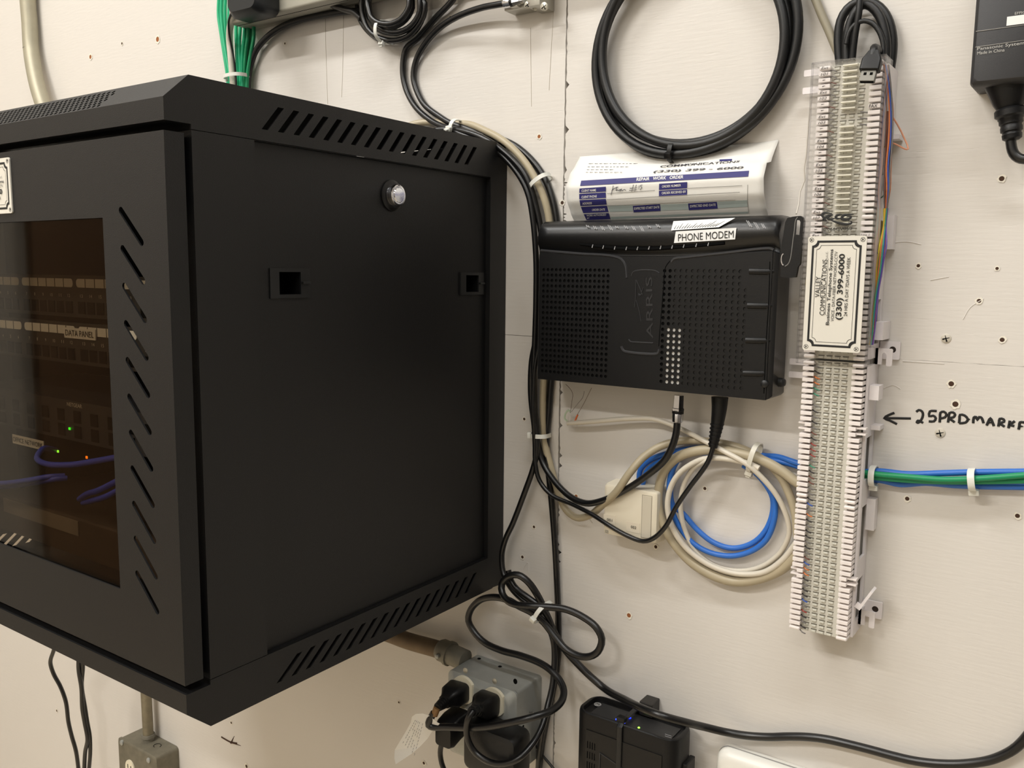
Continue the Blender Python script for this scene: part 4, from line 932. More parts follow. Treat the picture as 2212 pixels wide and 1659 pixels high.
for k in range(26):
    nm, c = cols[[0, 0, 0, 1, 2, 3, 4, 4, 5, 5, 6, 7, 8, 9, 1, 2, 5, 6, 9, 7, 3, 0, 8, 4, 5, 6][k]]
    i0, i1 = (0, 7) if nm in ('brown', 'red', 'grey', 'black') else (6, 14) if nm in ('violet', 'yellow', 'green') else (0, 14)
    if nm in ('brown', 'red', 'black'): i0 = 2
    ox = rr.uniform(-6, 6); oy = rr.uniform(-.004, .012)
    if nm == 'yellow': ox = rr.uniform(-10, -5)
    if nm == 'violet': ox = rr.uniform(2, 8)
    pts = []
    for j in range(i0, i1):
        wv = .35 if j in (6, 7) else 1
        pts.append((cen[j][0] + ox * wv * (.6 if j > 9 else 1) + rr.uniform(-1.5, 1.5), cen[j][1], -.034 - oy * wv))
    pts = [(max(p[0], 1904 - .0), p[1], p[2]) if p[1] < 500 else p for p in pts]
    wire(nm, c, pts)
for k in range(14):   # tails from the bundle on to the right hand teeth
    j = rr.randrange(1, 12); nm, c = rr.choice(cols); p = at(cen[j][0], cen[j][1], -.034)
    wire(nm, c, [p, Vector((.4262, -.0345, p.z - .006)), Vector((.4205, -.0350, p.z - .009))], .0005)
wire('salmon', (226, 160, 128), [(1905, 236, -.034), (1920, 244, -.032), (1938, 268, -.028), (1954, 300, -.025), (1962, 322, -.026), (1955, 322, -.028), (1940, 314, -.031), (1924, 308, -.033), (1914, 309, -.034)], .0007)
for k in range(7): 
    z = .150 - k * .006; wire('yellow' if k % 2 else 'black', (214, 190, 40) if k % 2 else (36, 32, 34), [Vector((.3640, -.030, z)), Vector((.3668 - .0012 * (k % 3), -.034, z - .010)), Vector((.3655, -.030, z - .020))], .0007)
LW = thing('row_wires', 'thin coloured wires punched on to the first column of the open lower block', 'wire', (.38, -.045, -.2))
seq = ['grey', 'black', 'orange', 'orange', 'green', 'green', None, 'grey', 'black', 'grey', 'black', 'grey', 'brown', 'black', 'red', 'red', 'red', 'grey', 'green', 'black', 'brown', 'brown', 'grey', 'grey', 'black', 'blue', 'grey', 'orange', 'black', 'grey', 'black', 'black', 'grey', 'black', 'grey', 'brown', 'blue', 'orange', 'orange', 'black', 'grey', 'black', 'black', 'blue', 'grey', 'red', 'black', 'grey', 'black', 'grey']
cd = dict(cols)
for k, nm in enumerate(seq):
    if nm is None: continue
    z = -.2178 + (49 - k) * PIT
    wire(nm, cd[nm], [Vector((.3745, -.0370, z + .0002)), Vector((.3797, -.0438, z + .0004)), Vector((.3818, -.0456, z - .0004)), Vector((.3846, -.0448, z - .0014))], .0006, LW)
UW = thing('upper_row_wires', 'thin grey wires on the rows under the clear cover', 'wire', (.38, -.045, .05))
for k in range(31):
    z = .0428 + (49 - k) * PIT; nm = ('grey', 'grey', 'brown', 'grey')[k % 4]
    wire(nm + ('' if k % 4 != 1 else ''), cd[nm], [Vector((.3745, -.0370, z + .0002)), Vector((.3797, -.0438, z + .0006)), Vector((.3818, -.0456, z - .0002)), Vector((.3846, -.0448, z - .0014))], .0005, UW)
    if k in (7, 8, 9): wire('grey', cd['grey'], [Vector((.4060, -.0448, z - .0010)), Vector((.4110, -.0450, z - .0020)), Vector((.4190, -.0370, z - .0030))], .0006, UW)
t = cable('hanging_wire', [(1752, 215, -.024), (1747, 262, -.022), (1744, 300, -.022), (1742, 330, -.022), (1737, 368, -.022), (1738, 390, -.022), (1728, 415, -.024), (1726, 438, -.028), (1720, 462, -.034)], .0007, mat('white_wire', (206, 200, 190), .4), 'thin white twisted wire hanging from the block to the modem hook', 'wire')
# grey round tab where it is tied
# ------------------------------------------------------------------ cords and plug on top of the blocks
US = thing('usb_plug_cable', 'black looped cord behind the block top with its USB plug hanging over the clear cover', 'usb cable', at(1885, 150, -.062))
mb = MB(); P = [(1885, 135, -.068), (1886, 118, -.067), (1888, 108, -.0655), (1889, 104, -.060), (1893, 106, -.045), (1897, 110, -.030), (1899, 116, -.018)]; mb.tube(crom([at(*p) for p in P], .003), .0036, 10); obj('cord_end', mb, M_RUBM, US, smooth=60)
A0 = at(1889, 112, -.0655); B0 = at(1879, 152, -.0700); u = (B0 - A0).normalized(); sd = Vector(NY).cross(u).normalized(); nn = u.cross(sd)
Mx = lambda o: Matrix(((sd.x, u.x, nn.x, o.x), (sd.y, u.y, nn.y, o.y), (sd.z, u.z, nn.z, o.z), (0, 0, 0, 1)))
mb = MB(); mb.loft([[Mx(A0) @ Vector((x * k, q, z * kz)) for x, z in rrect(-1, -1, 1, 1, .3)] for q, k, kz in ((0, .0040, .0036), (.004, .0060, .0040), (.0075, .0078, .0044), (.0165, .0080, .0046), (.0172, .0074, .0040))]); obj('overmould', mb, M_BLK, US, smooth=40)
mb = MB(); mb.box((-.0060, .0165, -.0022), (.0060, .0265, .0023), Mx(A0), .0004); S_ = lab(obj('metal_shell', mb, mat('plug_steel', (120, 118, 112), .35, .8), US), 'metal plug shell')
mb = MB()
for s in (-1, 1):
    mb.box((-.0036 if s < 0 else .0014, .0192, s * .0028 - .0006 if s < 0 else .0020), (-.0014 if s < 0 else .0036, .0214, .0026), Mx(A0)) if s > 0 else mb.box((-.0036, .0192, .0020), (-.0014, .0214, .0026), Mx(A0))
mb.box((-.0052, .0262, -.0015), (.0052, .0268, .0012), Mx(A0)); obj('shell_hole', mb, M_DARK, S_)
cable('cord', [(1816, 150, -.010), (1812, 110, -.010), (1811, 80, -.010), (1816, 45, -.010), (1830, 20, -.010), (1850, 6, -.010), (1868, 3, -.010), (1890, 9, -.010), (1908, 25, -.010), (1921, 50, -.010), (1928, 85, -.010), (1927, 120, -.010), (1921, 160, -.010)], .0042, M_RUBM,
      'outer black cord loop rising above the punch down block', 'cord')
cable('cord', [(1830, 150, -.019), (1828, 112, -.019), (1830, 80, -.019), (1838, 45, -.019), (1852, 20, -.019), (1866, 10, -.019), (1882, 14, -.019), (1900, 35, -.019), (1910, 65, -.019), (1915, 100, -.019), (1913, 140, -.019)], .0040, M_RUBM, 'inner black cord loop rising above the punch down block', 'cord')
cable('cord', [(1828, 95, -.027), (1834, 70, -.027), (1848, 52, -.027), (1866, 45, -.027), (1884, 50, -.027), (1898, 66, -.027), (1908, 95, -.027), (1908, 130, -.027)], .0022, M_RUBM, 'thin black cord arch inside the loops above the punch down block', 'cord')
cable('cord', [(1858, -6, -.026), (1855, 30, -.027), (1848, 70, -.026), (1843, 110, -.024), (1840, 150, -.022)], .0030, M_RUBM, 'straight black cord dropping through the loops above the punch down block', 'cord')
cable('grey_cable', [(1750, -30, -.006), (1762, 0, -.006), (1774, 30, -.006), (1790, 66, -.006), (1806, 104, -.006), (1822, 140, -.006), (1840, 180, -.006)], .0038, M_GREY, 'grey jacketed cable slanting down behind the punch down block top', 'cable')
# ------------------------------------------------------------------ big black coil
CO = thing('cable_coil', 'large round coil of thick black cable tied with a black cable tie', 'cable coil', at(1505, 330, -.012))
c0 = Vector((.2305, 0, .3420)); turns = [(.1010, -.0078, 0.00, 0), (.1005, -.0170, .35, .0025), (.0935, -.0100, .9, -.002), (.0925, -.0195, 1.5, .001)]
for k, (rad, y, ph, e) in enumerate(turns):
    P = [];
    for i in range(40):
        a = 2 * math.pi * i / 40; rk = rad + .0030 * math.sin(2 * a + ph * 2) + e * math.cos(a + .6); yy = y - .0018 * math.sin(3 * a + ph)
        P.append(Vector((c0.x + rk * 1.045 * math.cos(a), yy, c0.z + rk * 1.03 * math.sin(a))))
    obj('cable_turn', MB().tube(crom(P, .006, True), .0047, 12, closed=True), M_RUBM, CO, smooth=60)
p = Vector((c0.x - .012, -.0138, c0.z - .1005)); tie(p, (1, 0, -.12), .0098, .0125, 'black cable tie holding the large black coil over the paper form', math.pi * .62, M_BLK, .0, group=None)

# ------------------------------------------------------------------ power adapter, upper right
AD = thing('power_adapter', 'black phone system power adapter in the upper right corner with white printing', 'power adapter', at(2150, 100, 0))
ax0, ax1, az0, az1 = .4885, .5500, .2725, .3900
mb = MB()
def rr2(y, i, r=.004): return [(x, y, z) for x, z in rrect(ax0 + i, az0 + i, ax1 - i, az1 - i, r)]
mb.loft([rr2(-.0006, .0004), rr2(-.034, 0), rr2(-.0400, .0010), rr2(-.0425, .0034)][::-1]); obj('case', mb, mat('charcoal_adapter', (48, 48, 50), .5, bump=.1, bscale=1400), AD, smooth=40)
ya = -.0427; mb = MB()
text_px(mb, 'Panasonic System Networks', (2111, 109), (2280, 87), ya, .0024); text_px(mb, 'Made in China', (2111, 118.5), (2170, 111), ya, .0024); text_px(mb, 'EFFICIENCY', (2192, 32), (2244, 26), ya, .0020)
for a, b in (((2108, 68), (2300, 42)), ((2107, 102), (2300, 75))): mb.tube([at(*a, ya - .0002), Vector((ax1 - .004, ya - .0002, at(*b, ya).z))], (.00022, .0001), 4, flat=NY)
lab(obj('white_printing', mb, mat('adapter_print', (190, 188, 182), .5), AD), 'white printed lines and words')
p = at(2174, 56, ya); mb = MB().box((p.x, ya - .0003, p.z), (ax1 - .005, ya + .0002, p.z + .0068)); obj('white_label', mb, mat('white_sticker', (240, 240, 238), .5), AD)
mb = MB(); a = at(2172, 176, -.024); Q = [at(2175, 178, -.024), at(2178, 200, -.024), at(2180, 222, -.024), at(2181, 234, -.024)]
mb.tube(crom(Q, .003), [(r_, r_ * .75) for r_ in [.0165 - .007 * i / (len(crom(Q, .003)) - 1) for i in range(len(crom(Q, .003)))]], 14)
a = at(2181, 234, -.024); b = at(2187, 305, -.024)
mb.lathe(a, b, [(0, .0100), (.0015, .0115), (.0060, .0115), (.0075, .0095), (.0085, .0095), (.0095, .0088), (.0125, .0088), (.0132, .0078), (.0146, .0078), (.0152, .0082), (.0185, .0082), (.0192, .0070), (.0205, .0070), (.0212, .0075), (.0245, .0072), (.026, .0050)], 16)
obj('strain_relief', mb, M_BLK, AD, smooth=40)
cable('cord', [(2183, 300, -.024), (2185, 318, -.024), (2190, 332, -.024), (2200, 341, -.024), (2212, 344, -.024), (2240, 340, -.024)], .0040, M_RUB, None, parent=AD)

# ------------------------------------------------------------------ metal outlet box, lower middle
OB = thing('outlet_box', 'galvanised four inch outlet box with two cream duplex receptacles', 'outlet box', at(1060, 1500, 0))
bx0, bx1, bz0, bz1, by = -.0420, .0600, -.4780, -.3715, -.0520
mb = MB(); mb.loft([[(x, y, z) for x, z in rrect(bx0, bz0, bx1, bz1, .004)] for y in (by, -.0004)], True, True); BOXO = obj('box', mb, M_STEEL, OB, smooth=40)
mb = MB()
for px, py in ((1035, 1423), (1080, 1440)): p = atz(px, py, bz1); mb.cyl(p + Vector((0, 0, .0001)), p + Vector((0, 0, .0004)), .0024, 12)
for y, z in ((-.040, -.420), (-.040, -.455)): mb.cyl(Vector((bx1 + .0001, y, z)), Vector((bx1 + .0004, y, z)), .0018, 10)
obj('knockout_hole', mb, M_DARK, OB)
mb = MB(); mb.tube([Vector((bx1 + .0003, -.026 + .0075 * math.cos(a), -.415 + .0075 * math.sin(a))) for a in [i * .25 - 1.2 for i in range(13)]], .0004, 4); obj('knockout_rim', mb, M_CHROME, OB)
cvx0, cvx1, cvz0, cvz1 = bx0 - .0006, bx1 + .0006, bz0, bz1 + .0006
def rc(y, i, r): return [(x, y, z) for x, z in rrect(cvx0 + i, cvz0 + i, cvx1 - i, cvz1 - i, r, 5)]
mb = MB(); mb.loft([rc(by - .0008, 0, .006), rc(by - .0030, 0, .007), rc(by - .0050, .0030, .009), rc(by - .0090, .0060, .012), rc(by - .0098, .0085, .012)][::-1]); CVR = obj('raised_cover', mb, M_STEEL, OB, smooth=50)
yc = by - .0099
mb = MB(); 
for px, py in ((1006, 1448), (1069, 1471)): p = at(px, py, yc); mb.lathe(p, p + Vector((0, -1, 0)), [(0, .0034), (.0008, .0034), (.0016, .0018), (.0017, .0002)], 14)
for px, py in ((1005, 1520), (1069, 1545)): p = at(px, py, yc); mb.lathe(p, p + Vector((0, -1, 0)), [(0, .0034), (.0008, .0034), (.0016, .0018), (.0017, .0002)], 14)
obj('cover_screw', mb, mat('zinc_screw', (190, 186, 172), .4, .6), OB, smooth=40)
mb = MB(); p = at(1113, 1472, by - .0052); mb.plate(ngon(p.x, p.z, .0028, 12, .0034), [], .0003, wallf(p.y)); obj('corner_hole', mb, M_DARK, OB)
M_REC = mat('cream_receptacle', (232, 224, 200), .4)
def receptacle(px, py, k=1):
    p = at(px, py, yc); 
    mb = MB(); r = .0172; pts = []
    for i in range(40):
        a = 2 * math.pi * i / 40; pts.append((p.x + max(-.0140, min(.0140, r * math.cos(a))), p.z + r * math.sin(a)))
    mb.plate(pts, [], .004, wallf(yc - .0030)); return obj('receptacle_face', mb, M_REC, OB)
R1 = at(998, 1487, yc); R2 = at(1062, 1513, yc)
receptacle(1003, 1489); receptacle(1068, 1515); receptacle(996, 1552); receptacle(1062, 1580)
# conduit into the box
CD = thing('conduit', 'weathered conduit running from behind the cabinet into the outlet box', 'conduit', at(900, 1380, -.02))
mb = MB(); mb.tube(crom([at(760, 1350, -.020), at(830, 1366, -.020), at(880, 1384, -.021), at(930, 1398, -.022), at(965, 1408, -.023)], .01), .0112, 16); obj('pipe', mb, mat('rusty_conduit', (118, 102, 82), .65, .5, var=.35, vscale=50), CD, smooth=60)
a = at(955, 1404, -.023); b = Vector((bx0 + .001, -.023, a.z - .004)); mb = MB(); d_ = b - a; L_ = d_.length
mb.lathe(a, b, [(-.004, .0125), (0, .0145), (.010, .0145), (.0105, .0160), (.015, .0160), (.0152, .0135), (L_, .0135)], 18); obj('box_connector', mb, M_OLDST, CD, smooth=30)
mb = MB(); p = a + d_.normalized() * .006 + Vector((0, -.0145, 0)); mb.lathe(p, p + Vector((0, -1, 0)), [(0, .0030), (.004, .0030), (.005, .001)], 10); obj('set_screw', mb, M_STEEL, CD)
# plugs
PL1 = thing('power_plug_cord', 'black grounded plug in the left receptacle with the tied figure eight cord', 'power cord', R1)
def plug(parent, face, end, w0, w1, m=M_BLK, ribs=4):
    a = Vector(face); b = Vector(end); d = b - a; L_ = d.length; d.normalize(); sd = Vector((1, 0, 0)); sd = (sd - d * sd.dot(d)).normalized(); u = d.cross(sd)
    mb = MB(); rings = []
    for t, k, e in ((0, .98, .92), (.05, 1.0, 1.0), (.40, .92, .95), (.52, .66, .74), (.62, .50, .56), (.70, .48, .52)):
        rings.append([a + d * (t * L_) + sd * (x * w0 * k) + u * (z * w1 * e) for x, z in rrect(-1, -1, 1, 1, .45, 4)])
    mb.loft(rings); obj('plug_body', mb, m, parent, smooth=45)
    mb = MB()
    for k in range(ribs):
        t0 = (.70 + .30 * k / ribs) * L_; r0 = w0 * (.50 - .16 * k / ribs); mb.lathe(a + d * t0, b, [(0, r0), (.30 * L_ / ribs * .62, r0 * .96), (.30 * L_ / ribs * .64, r0 * .82), (.30 * L_ / ribs, r0 * .82)], 14)
    obj('strain_relief', mb, m, parent, smooth=35)
    return b
f1 = Vector((R1.x - .001, yc - .0030, R1.z - .0015)); e1 = at(944, 1529, yc - .052)
plug(PL1, f1, e1, .0145, .0125)
lab(obj('brass_sleeve', MB().tube([e1, e1 + (at(938, 1545, yc - .054) - e1)], .0042, 12), mat('brown_cord_end', (126, 92, 54), .5), PL1, smooth=50), 'brown taped cord end')
yf = -.030
cable('cord', [(937, 1540, -.116), (928, 1556, -.118), (926, 1566, -.118), (934, 1570, -.116), (960, 1570, -.112), (986, 1571, -.110), (1041, 1571, -.108), (1097, 1562, -.104), (1152, 1549, -.094), (1191, 1535, -.076), (1213, 1515, -.058), (1218, 1493, -.046), (1210, 1471, -.038), (1191, 1449, -.034), (1166, 1432, -.031), (1124, 1416, -.030), (1083, 1405, -.030), (1047, 1388, -.030), (1025, 1366, -.030), (1012, 1341, -.030), (1016, 1319, -.030),
               (1036, 1297, -.031), (1063, 1290, -.034), (1097, 1296, -.040), (1122, 1310, -.044), (1150, 1324, -.040), (1175, 1345, -.034), (1196, 1372, -.033), (1222, 1402, -.033), (1250, 1417, -.033), (1274, 1418, -.032), (1292, 1407, -.031), (1300, 1380, -.030), (1287, 1354, -.030), (1258, 1332, -.030), (1221, 1316, -.034), (1180, 1311, -.044), (1152, 1309, -.050), (1119, 1307, -.052), (1098, 1299, -.050), (1085, 1282, -.046), (1084, 1262, -.042), (1097, 1246, -.040), (1119, 1242, -.038),
               (1140, 1256, -.035), (1160, 1284, -.031), (1174, 1312, -.027), (1186, 1340, -.0235), (1200, 1372, -.020), (1222, 1405, -.018), (1246, 1432, -.016), (1274, 1460, -.014), (1307, 1488, -.014), (1351, 1512, -.038), (1385, 1529, -.060), (1429, 1546, -.066), (1480, 1560, -.050), (1520, 1570, -.030), (1570, 1582, -.015), (1612, 1589, -.010), (1660, 1592, -.008), (1703, 1591, -.008), (1745, 1592, -.008), (1786, 1597, -.008), (1835, 1608, -.008), (1886, 1621, -.008), (1930, 1633, -.008), (1978, 1644, -.008), (2030, 1650, -.008), (2085, 1650, -.008), (2142, 1641, -.008), (2188, 1620, -.008), (2214, 1596, -.008), (2240, 1560, -.008)],
      .0042, M_RUB, None, parent=PL1, n=12)
tie(at(1172, 1322, -.039), at(1184, 1334, -.036) - at(1158, 1310, -.036), .0130, .0150, 'white cable tie around the black figure eight cord', 1.9, tail=0)
PL2 = thing('power_plug_cord', 'black grounded plug in the right receptacle, its cord looping below the outlet box', 'power cord', R2)
f2 = Vector((R2.x - .001, yc - .0030, R2.z - .0020)); e2 = at(1018, 1538, yc - .050)
plug(PL2, f2, e2, .0150, .0140, ribs=2)
cable('cord', [(1022, 1536, -.111), (1014, 1548, -.116), (1008, 1566, -.116), (1009, 1590, -.114), (1015, 1608, -.112), (1027, 1626, -.110), (1055, 1645, -.108), (1086, 1650, -.106), (1119, 1639, -.100), (1146, 1612, -.085), (1169, 1574, -.066), (1185, 1518, -.046), (1194, 1477, -.036), (1198, 1421, -.028), (1196, 1385, -.026), (1187, 1340, -.027), (1168, 1312, -.030), (1140, 1290, -.033), (1116, 1272, -.033), (1104, 1254, -.032), (1098, 1232, -.031)], .0036, M_RUB, None, parent=PL2, n=12)
PL3 = thing('power_plug_cord', 'low black plug in the lower left receptacle with a cord dropping out of frame', 'power cord', at(990, 1570, yc))
p3 = at(996, 1552, yc - .003); mb = MB(); mb.loft([[(x, y, z + dz) for x, z in rrect(p3.x - w_, p3.z - h_, p3.x + w_, p3.z + h_, .004)] for y, w_, h_, dz in ((yc - .003, .0140, .0135, 0), (yc - .020, .0140, .0145, -.002), (yc - .032, .0135, .0150, -.006), (yc - .038, .0115, .0125, -.008))]); obj('plug_body', mb, M_BLK, PL3, smooth=40)
cable('cord', [(962, 1590, -.090), (955, 1604, -.090), (951, 1625, -.090), (954, 1648, -.090), (962, 1670, -.090), (970, 1700, -.090)], .0032, M_RUB, None, parent=PL3)
WA = thing('wall_wart', 'black plug in power adapter under the receptacles with a soft rounded edge', 'power adapter', at(1080, 1600, yc))
WX0 = at(1003, 1600, -.095).x; WX1 = at(1116, 1600, -.095).x; WZ1 = at(1075, 1582, -.095).z
mb = MB(); mb.loft([[(x, y, z) for x, z in rrect(WX0 + i, WZ1 - .058 + i, WX1 - i, WZ1 - i, .008)] for y, i in ((yc - .003, .002), (yc - .010, 0), (yc - .030, 0), (yc - .036, .0020), (yc - .038, .006))]); obj('case', mb, mat('wall_wart_black', (18, 18, 18), .5), WA, smooth=40)
mb = MB()
for k in range(5): p = Vector((WX0 + .016 + k * .0028, yc - .0382, WZ1 - .012)); mb.tube([p, p + Vector((.0018, 0, .0040))], (.0003, .0002), 4, flat=NY)
obj('moulded_mark', mb, M_LIP, WA)
cable('thin_cord', [(1150, 1600, -.012), (1160, 1618, -.010), (1170, 1630, -.005), (1183, 1645, -.004), (1197, 1662, -.004), (1220, 1690, -.004)], .0018, M_RUB, 'thin black cord slanting away at the bottom beside the outlet box', 'cord')
# paper tag
TG = thing('cord_tag', 'white paper tag wrapped on the plug cord left of the outlet box', 'tag', at(900, 1590, -.11))
o_ = [(913, 1541), (928, 1546), (944, 1560), (950, 1563), (942, 1572), (932, 1582), (924, 1595), (908, 1612), (890, 1628), (870, 1641), (855, 1651), (852, 1638), (853, 1620), (866, 1598), (878, 1578), (888, 1560), (890, 1548), (898, 1542)]
mb = MB(); ys_ = lambda x, y: -.122 + .010 * math.sin((y - 1540) / 40.0)
f = [mb.b.verts.new(at(x, y, ys_(x, y))) for x, y in o_]; mb.face(f); bmesh.ops.triangulate(mb.b, faces=mb.b.faces[:]); e_ = obj('tag_paper', mb, M_PAPER, TG, smooth='keep'); so = e_.modifiers.new('t', 'SOLIDIFY'); so.thickness = .0003
mb = MB()
for k in range(6):
    a = at(902 - k * -3.2, 1553 + k * 1.4, -.1225); b = at(874 - k * -5 , 1604 + k * 5.5, -.1255 + .004)
    n = 10
    for q in range(n):
        if random.random() < .8: mb.tube([a.lerp(b, q / n) + Vector((0, -.004, 0)), a.lerp(b, (q + .7) / n) + Vector((0, -.004, 0))], (.0004, .0001), 4, flat=NY)
obj('tag_print', mb, mat('grey_print', (120, 120, 120), .6), TG)

# ------------------------------------------------------------------ router at the bottom
RT = thing('cable_modem_router', 'black upright modem at the bottom with blue and green lights, strapped to the wall', 'modem', (.2, -.03, -.55))
rx0, rx1, ry0, ry1, rz = .1395, .2640, -.0560, -.0100, -.3660
def rrt(z, i, r=.016): return [(x, y, z) for x, y in rrect(rx0 + i, ry0 + i * .6, rx1 - i, ry1 - i * .6, max(.004, r - i), 6)]
mb = MB(); mb.loft([rrt(-.56, 0), rrt(rz - .004, 0), rrt(rz - .001, .001), rrt(rz, .003), rrt(rz, .0055), rrt(rz - .0045, .0065), rrt(rz - .0048, .010)], True, True); obj('body', mb, M_BLK, RT, smooth=35)
mb = MB(); mb.box((rx0 + .016, ry0 + .0085, rz - .0048), (rx1 - .012, ry1 - .010, rz - .0036)); obj('top_plate', mb, mat('router_top', (38, 38, 39), .45), RT)
mb = MB(); c_ = atz(1291, 1522, rz - .0035); mb.cyl(c_, c_ + Vector((0, 0, .0005)), .0042, 20); rb = lab(obj('logo_disc', mb, mat('silver_disc', (196, 196, 196), .3, .6), RT), 'silver round emblem')
mb = MB(); mb.tube(crom([c_ + Vector((x, y, .0006)) for x, y in ((-.0024, -.0018), (-.0010, .0020), (0, -.0004), (.0010, .0020), (.0024, -.0018))], .001), (.0004, .0001), 4, flat=(0, 0, 1)); obj('emblem', mb, M_INK, rb)
for px, py, c, r_ in ((1331, 1554, (40, 70, 255), .0009), (1336, 1554, (40, 70, 255), .0009), (1360, 1551, (30, 50, 255), .0018), (1349, 1562, (50, 60, 200), .0008), (1380, 1572, (150, 255, 70), .0012)):
    p = atz(px, py, rz - .0034); mb = MB(); mb.lathe(p, p + Vector((0, 0, 1)), [(-.001, r_), (.0004, r_), (.0009, r_ * .5), (.001, .0001)], 10); lab(obj('indicator_light', mb, mat('led_b%d' % c[0], c, .4, emit=3.0), RT), 'lit indicator light')
mb = MB()
for k in range(2): p = atz(1437, 1585 + k * 4, rz - .0035); mb.box((p.x, p.y - .0010, p.z), (p.x + .0075, p.y - .0004, p.z + .0001))
obj('fine_lettering', mb, mat('pale_print', (168, 168, 170), .5), RT)
hs_ = []
for r in range(13):
    for c in range(4): hs_.append(rect(rx0 + .018 + c * .0030, -.56 + .01 + r * .012, rx0 + .0195 + c * .0030, -.56 + .018 + r * .012))
    for c in range(14): hs_.append(rect(rx0 + .040 + c * .0044, -.56 + .012 + r * .0095, rx0 + .0425 + c * .0044, -.56 + .0185 + r * .0095))
mb = MB(); mb.plate(rect(rx0 + .0160, -.558, rx1 - .0165, -.385), hs_, .0012, wallf(ry0 - .0010)); obj('front_vents', mb, M_BLK, RT)
mb = MB(); mb.plate([(rx0 + .034, -.556), (rx1 - .020, -.556), (rx1 - .020, -.4270), (rx0 + .034, -.4060)], [[(rx0 + .0350, -.555), (rx1 - .021, -.555), (rx1 - .021, -.4280), (rx0 + .035, -.4070)]], .001, wallf(ry0 - .0019)); obj('vent_frame', mb, M_LIP, RT)
mb = MB(); mb.box((rx1 - .001, -.040, -.412), (rx1 + .005, -.018, -.3960), bev=.001); mb.box((rx1 - .001, -.044, -.440), (rx1 + .004, -.024, -.4150), bev=.001); obj('side_catch', mb, M_BLK, RT)
ST = thing('hook_strap', 'narrow black strap with a buckle holding the upright modem to the wall', 'strap', (.2, -.03, -.36))
sx = atz(1350, 1556, rz).x
mb = MB(); mb.tube([Vector((sx, ry0 - .0024, -.50)), Vector((sx, ry0 - .0024, rz - .002)), Vector((sx, ry0 + .003, rz + .0016)), Vector((sx, -.030, rz + .0018)), Vector((sx, ry1, rz + .0018)), Vector((sx, -.0040, rz + .001)), Vector((sx, -.0035, rz - .02))], (.0032, .0008), 8); obj('webbing', mb, M_RUBM, ST)
mb = MB().box((sx - .006, ry0 + .001, rz + .001), (sx + .004, ry0 + .009, rz + .0065), bev=.001); obj('buckle', mb, M_BLK, ST)
mb = MB().box((sx + .004, -.020, rz - .003), (sx + .0200, -.0005, rz + .013), bev=.0012); mb.box((sx + .006, -.0215, rz + .002), (sx + .012, -.020, rz + .006)); lab(obj('anchor_clip', mb, mat('dark_clip', (40, 37, 33), .5), ST), 'dark anchor clip on the wall')
# white device at the bottom edge
WD = thing('white_device', 'white rounded device just showing at the bottom edge', 'device', at(1640, 1660, 0))
WZT = at(1590, 1631, -.0225).z
def rw(y, i): return [(x, y, z) for x, z in rrect(.2930 + i, -.50 + i, .4000 - i, WZT - i, .012, 6)]
mb = MB(); mb.loft([rw(-.0006, .002), rw(-.004, 0), rw(-.017, 0), rw(-.022, .003), rw(-.0235, .008)][::-1]); obj('case', mb, mat('bright_white_plastic', (240, 238, 230), .35), WD, smooth=50)
mb = MB(); mb.tube([(x, -.0105, z) for x, z in rrect(.2930, -.50, .4000, WZT, .012, 6)], .0010, 6, closed=True); obj('seam_band', mb, mat('grey_seam', (150, 148, 144), .4), WD)

# ------------------------------------------------------------------ left side: conduits, box, cords
C1 = thing('conduit', 'bare steel conduit bending behind the cabinet in the upper left corner', 'conduit', at(70, 100, -.02))
mb = MB(); mb.tube(crom([at(*p) for p in ((58, -60, -.016), (60, 0, -.016), (64, 50, -.016), (67, 104, -.018), (72, 142, -.022), (82, 190, -.026), (96, 235, -.028), (112, 285, -.026), (120, 330, -.022), (124, 420, -.018))], .012), .0132, 18); obj('pipe', mb, mat('bare_conduit', (170, 164, 144), .5, .4, var=.1, vscale=60), C1, smooth=60)
a = at(67, 106, -.0182); mb = MB(); mb.cyl(a, a + Vector((0, 0, .0012)), .01335, 18); obj('bend_mark', mb, M_OLDST, C1)
C2 = thing('conduit', 'short grey conduit dropping from behind the cabinet into the lower left receptacle box', 'conduit', at(315, 1500, -.02))
mb = MB(); a = at(312, 1450, -.018); b = at(321, 1600, -.018); mb.tube([Vector((b.x - .004, -.018, -.45)), b], .0092, 16); obj('pipe', mb, mat('grey_conduit', (142, 134, 114), .55, .6, var=.3, vscale=90), C2, smooth=60)
mb = MB(); q = at(320, 1585, -.018); mb.lathe(q, b + Vector((0, 0, -.010)), [(0, .0112), (.004, .0120), (.006, .0120), (.0065, .0100), (.020, .0100)], 18); obj('coupling', mb, M_OLDST, C2, smooth=30)
B2 = thing('receptacle_box', 'grey metal receptacle box at the lower left edge with a cream outlet', 'outlet box', at(310, 1640, 0))
lx0, lx1, lz1 = at(258, 1630, -.044).x, at(338, 1650, -.044).x, at(262, 1608, -.044).z
lz1 = atY = at(330, 1640, -.044).z + .006
mb = MB(); mb.loft([[(x, y, z) for x, z in rrect(lx0, lz1 - .105, lx1, lz1, .007, 5)] for y in (-.040, -.0004)]); obj('box', mb, mat('grey_cast_box', (126, 121, 106), .6, .5, var=.3, vscale=70), B2, smooth=40)
mb = MB(); mb.loft([[(x, y, z) for x, z in rrect(lx0 + i, lz1 - .105 + i, lx1 - i, lz1 - i, .007, 5)] for y, i in ((-.0405, -.001), (-.0440, -.001), (-.0455, .001), (-.0460, .003))][::-1]); obj('cover_plate', mb, mat('grey_cast_box', (126, 121, 106), .6, .5), B2, smooth=40)
mb = MB(); p = at(282, 1656, -.0462); mb.plate(ngon(p.x, p.z - .004, .014, 24, .017), [], .002, wallf(-.0480)); RC = obj('receptacle_face', mb, M_REC, B2)
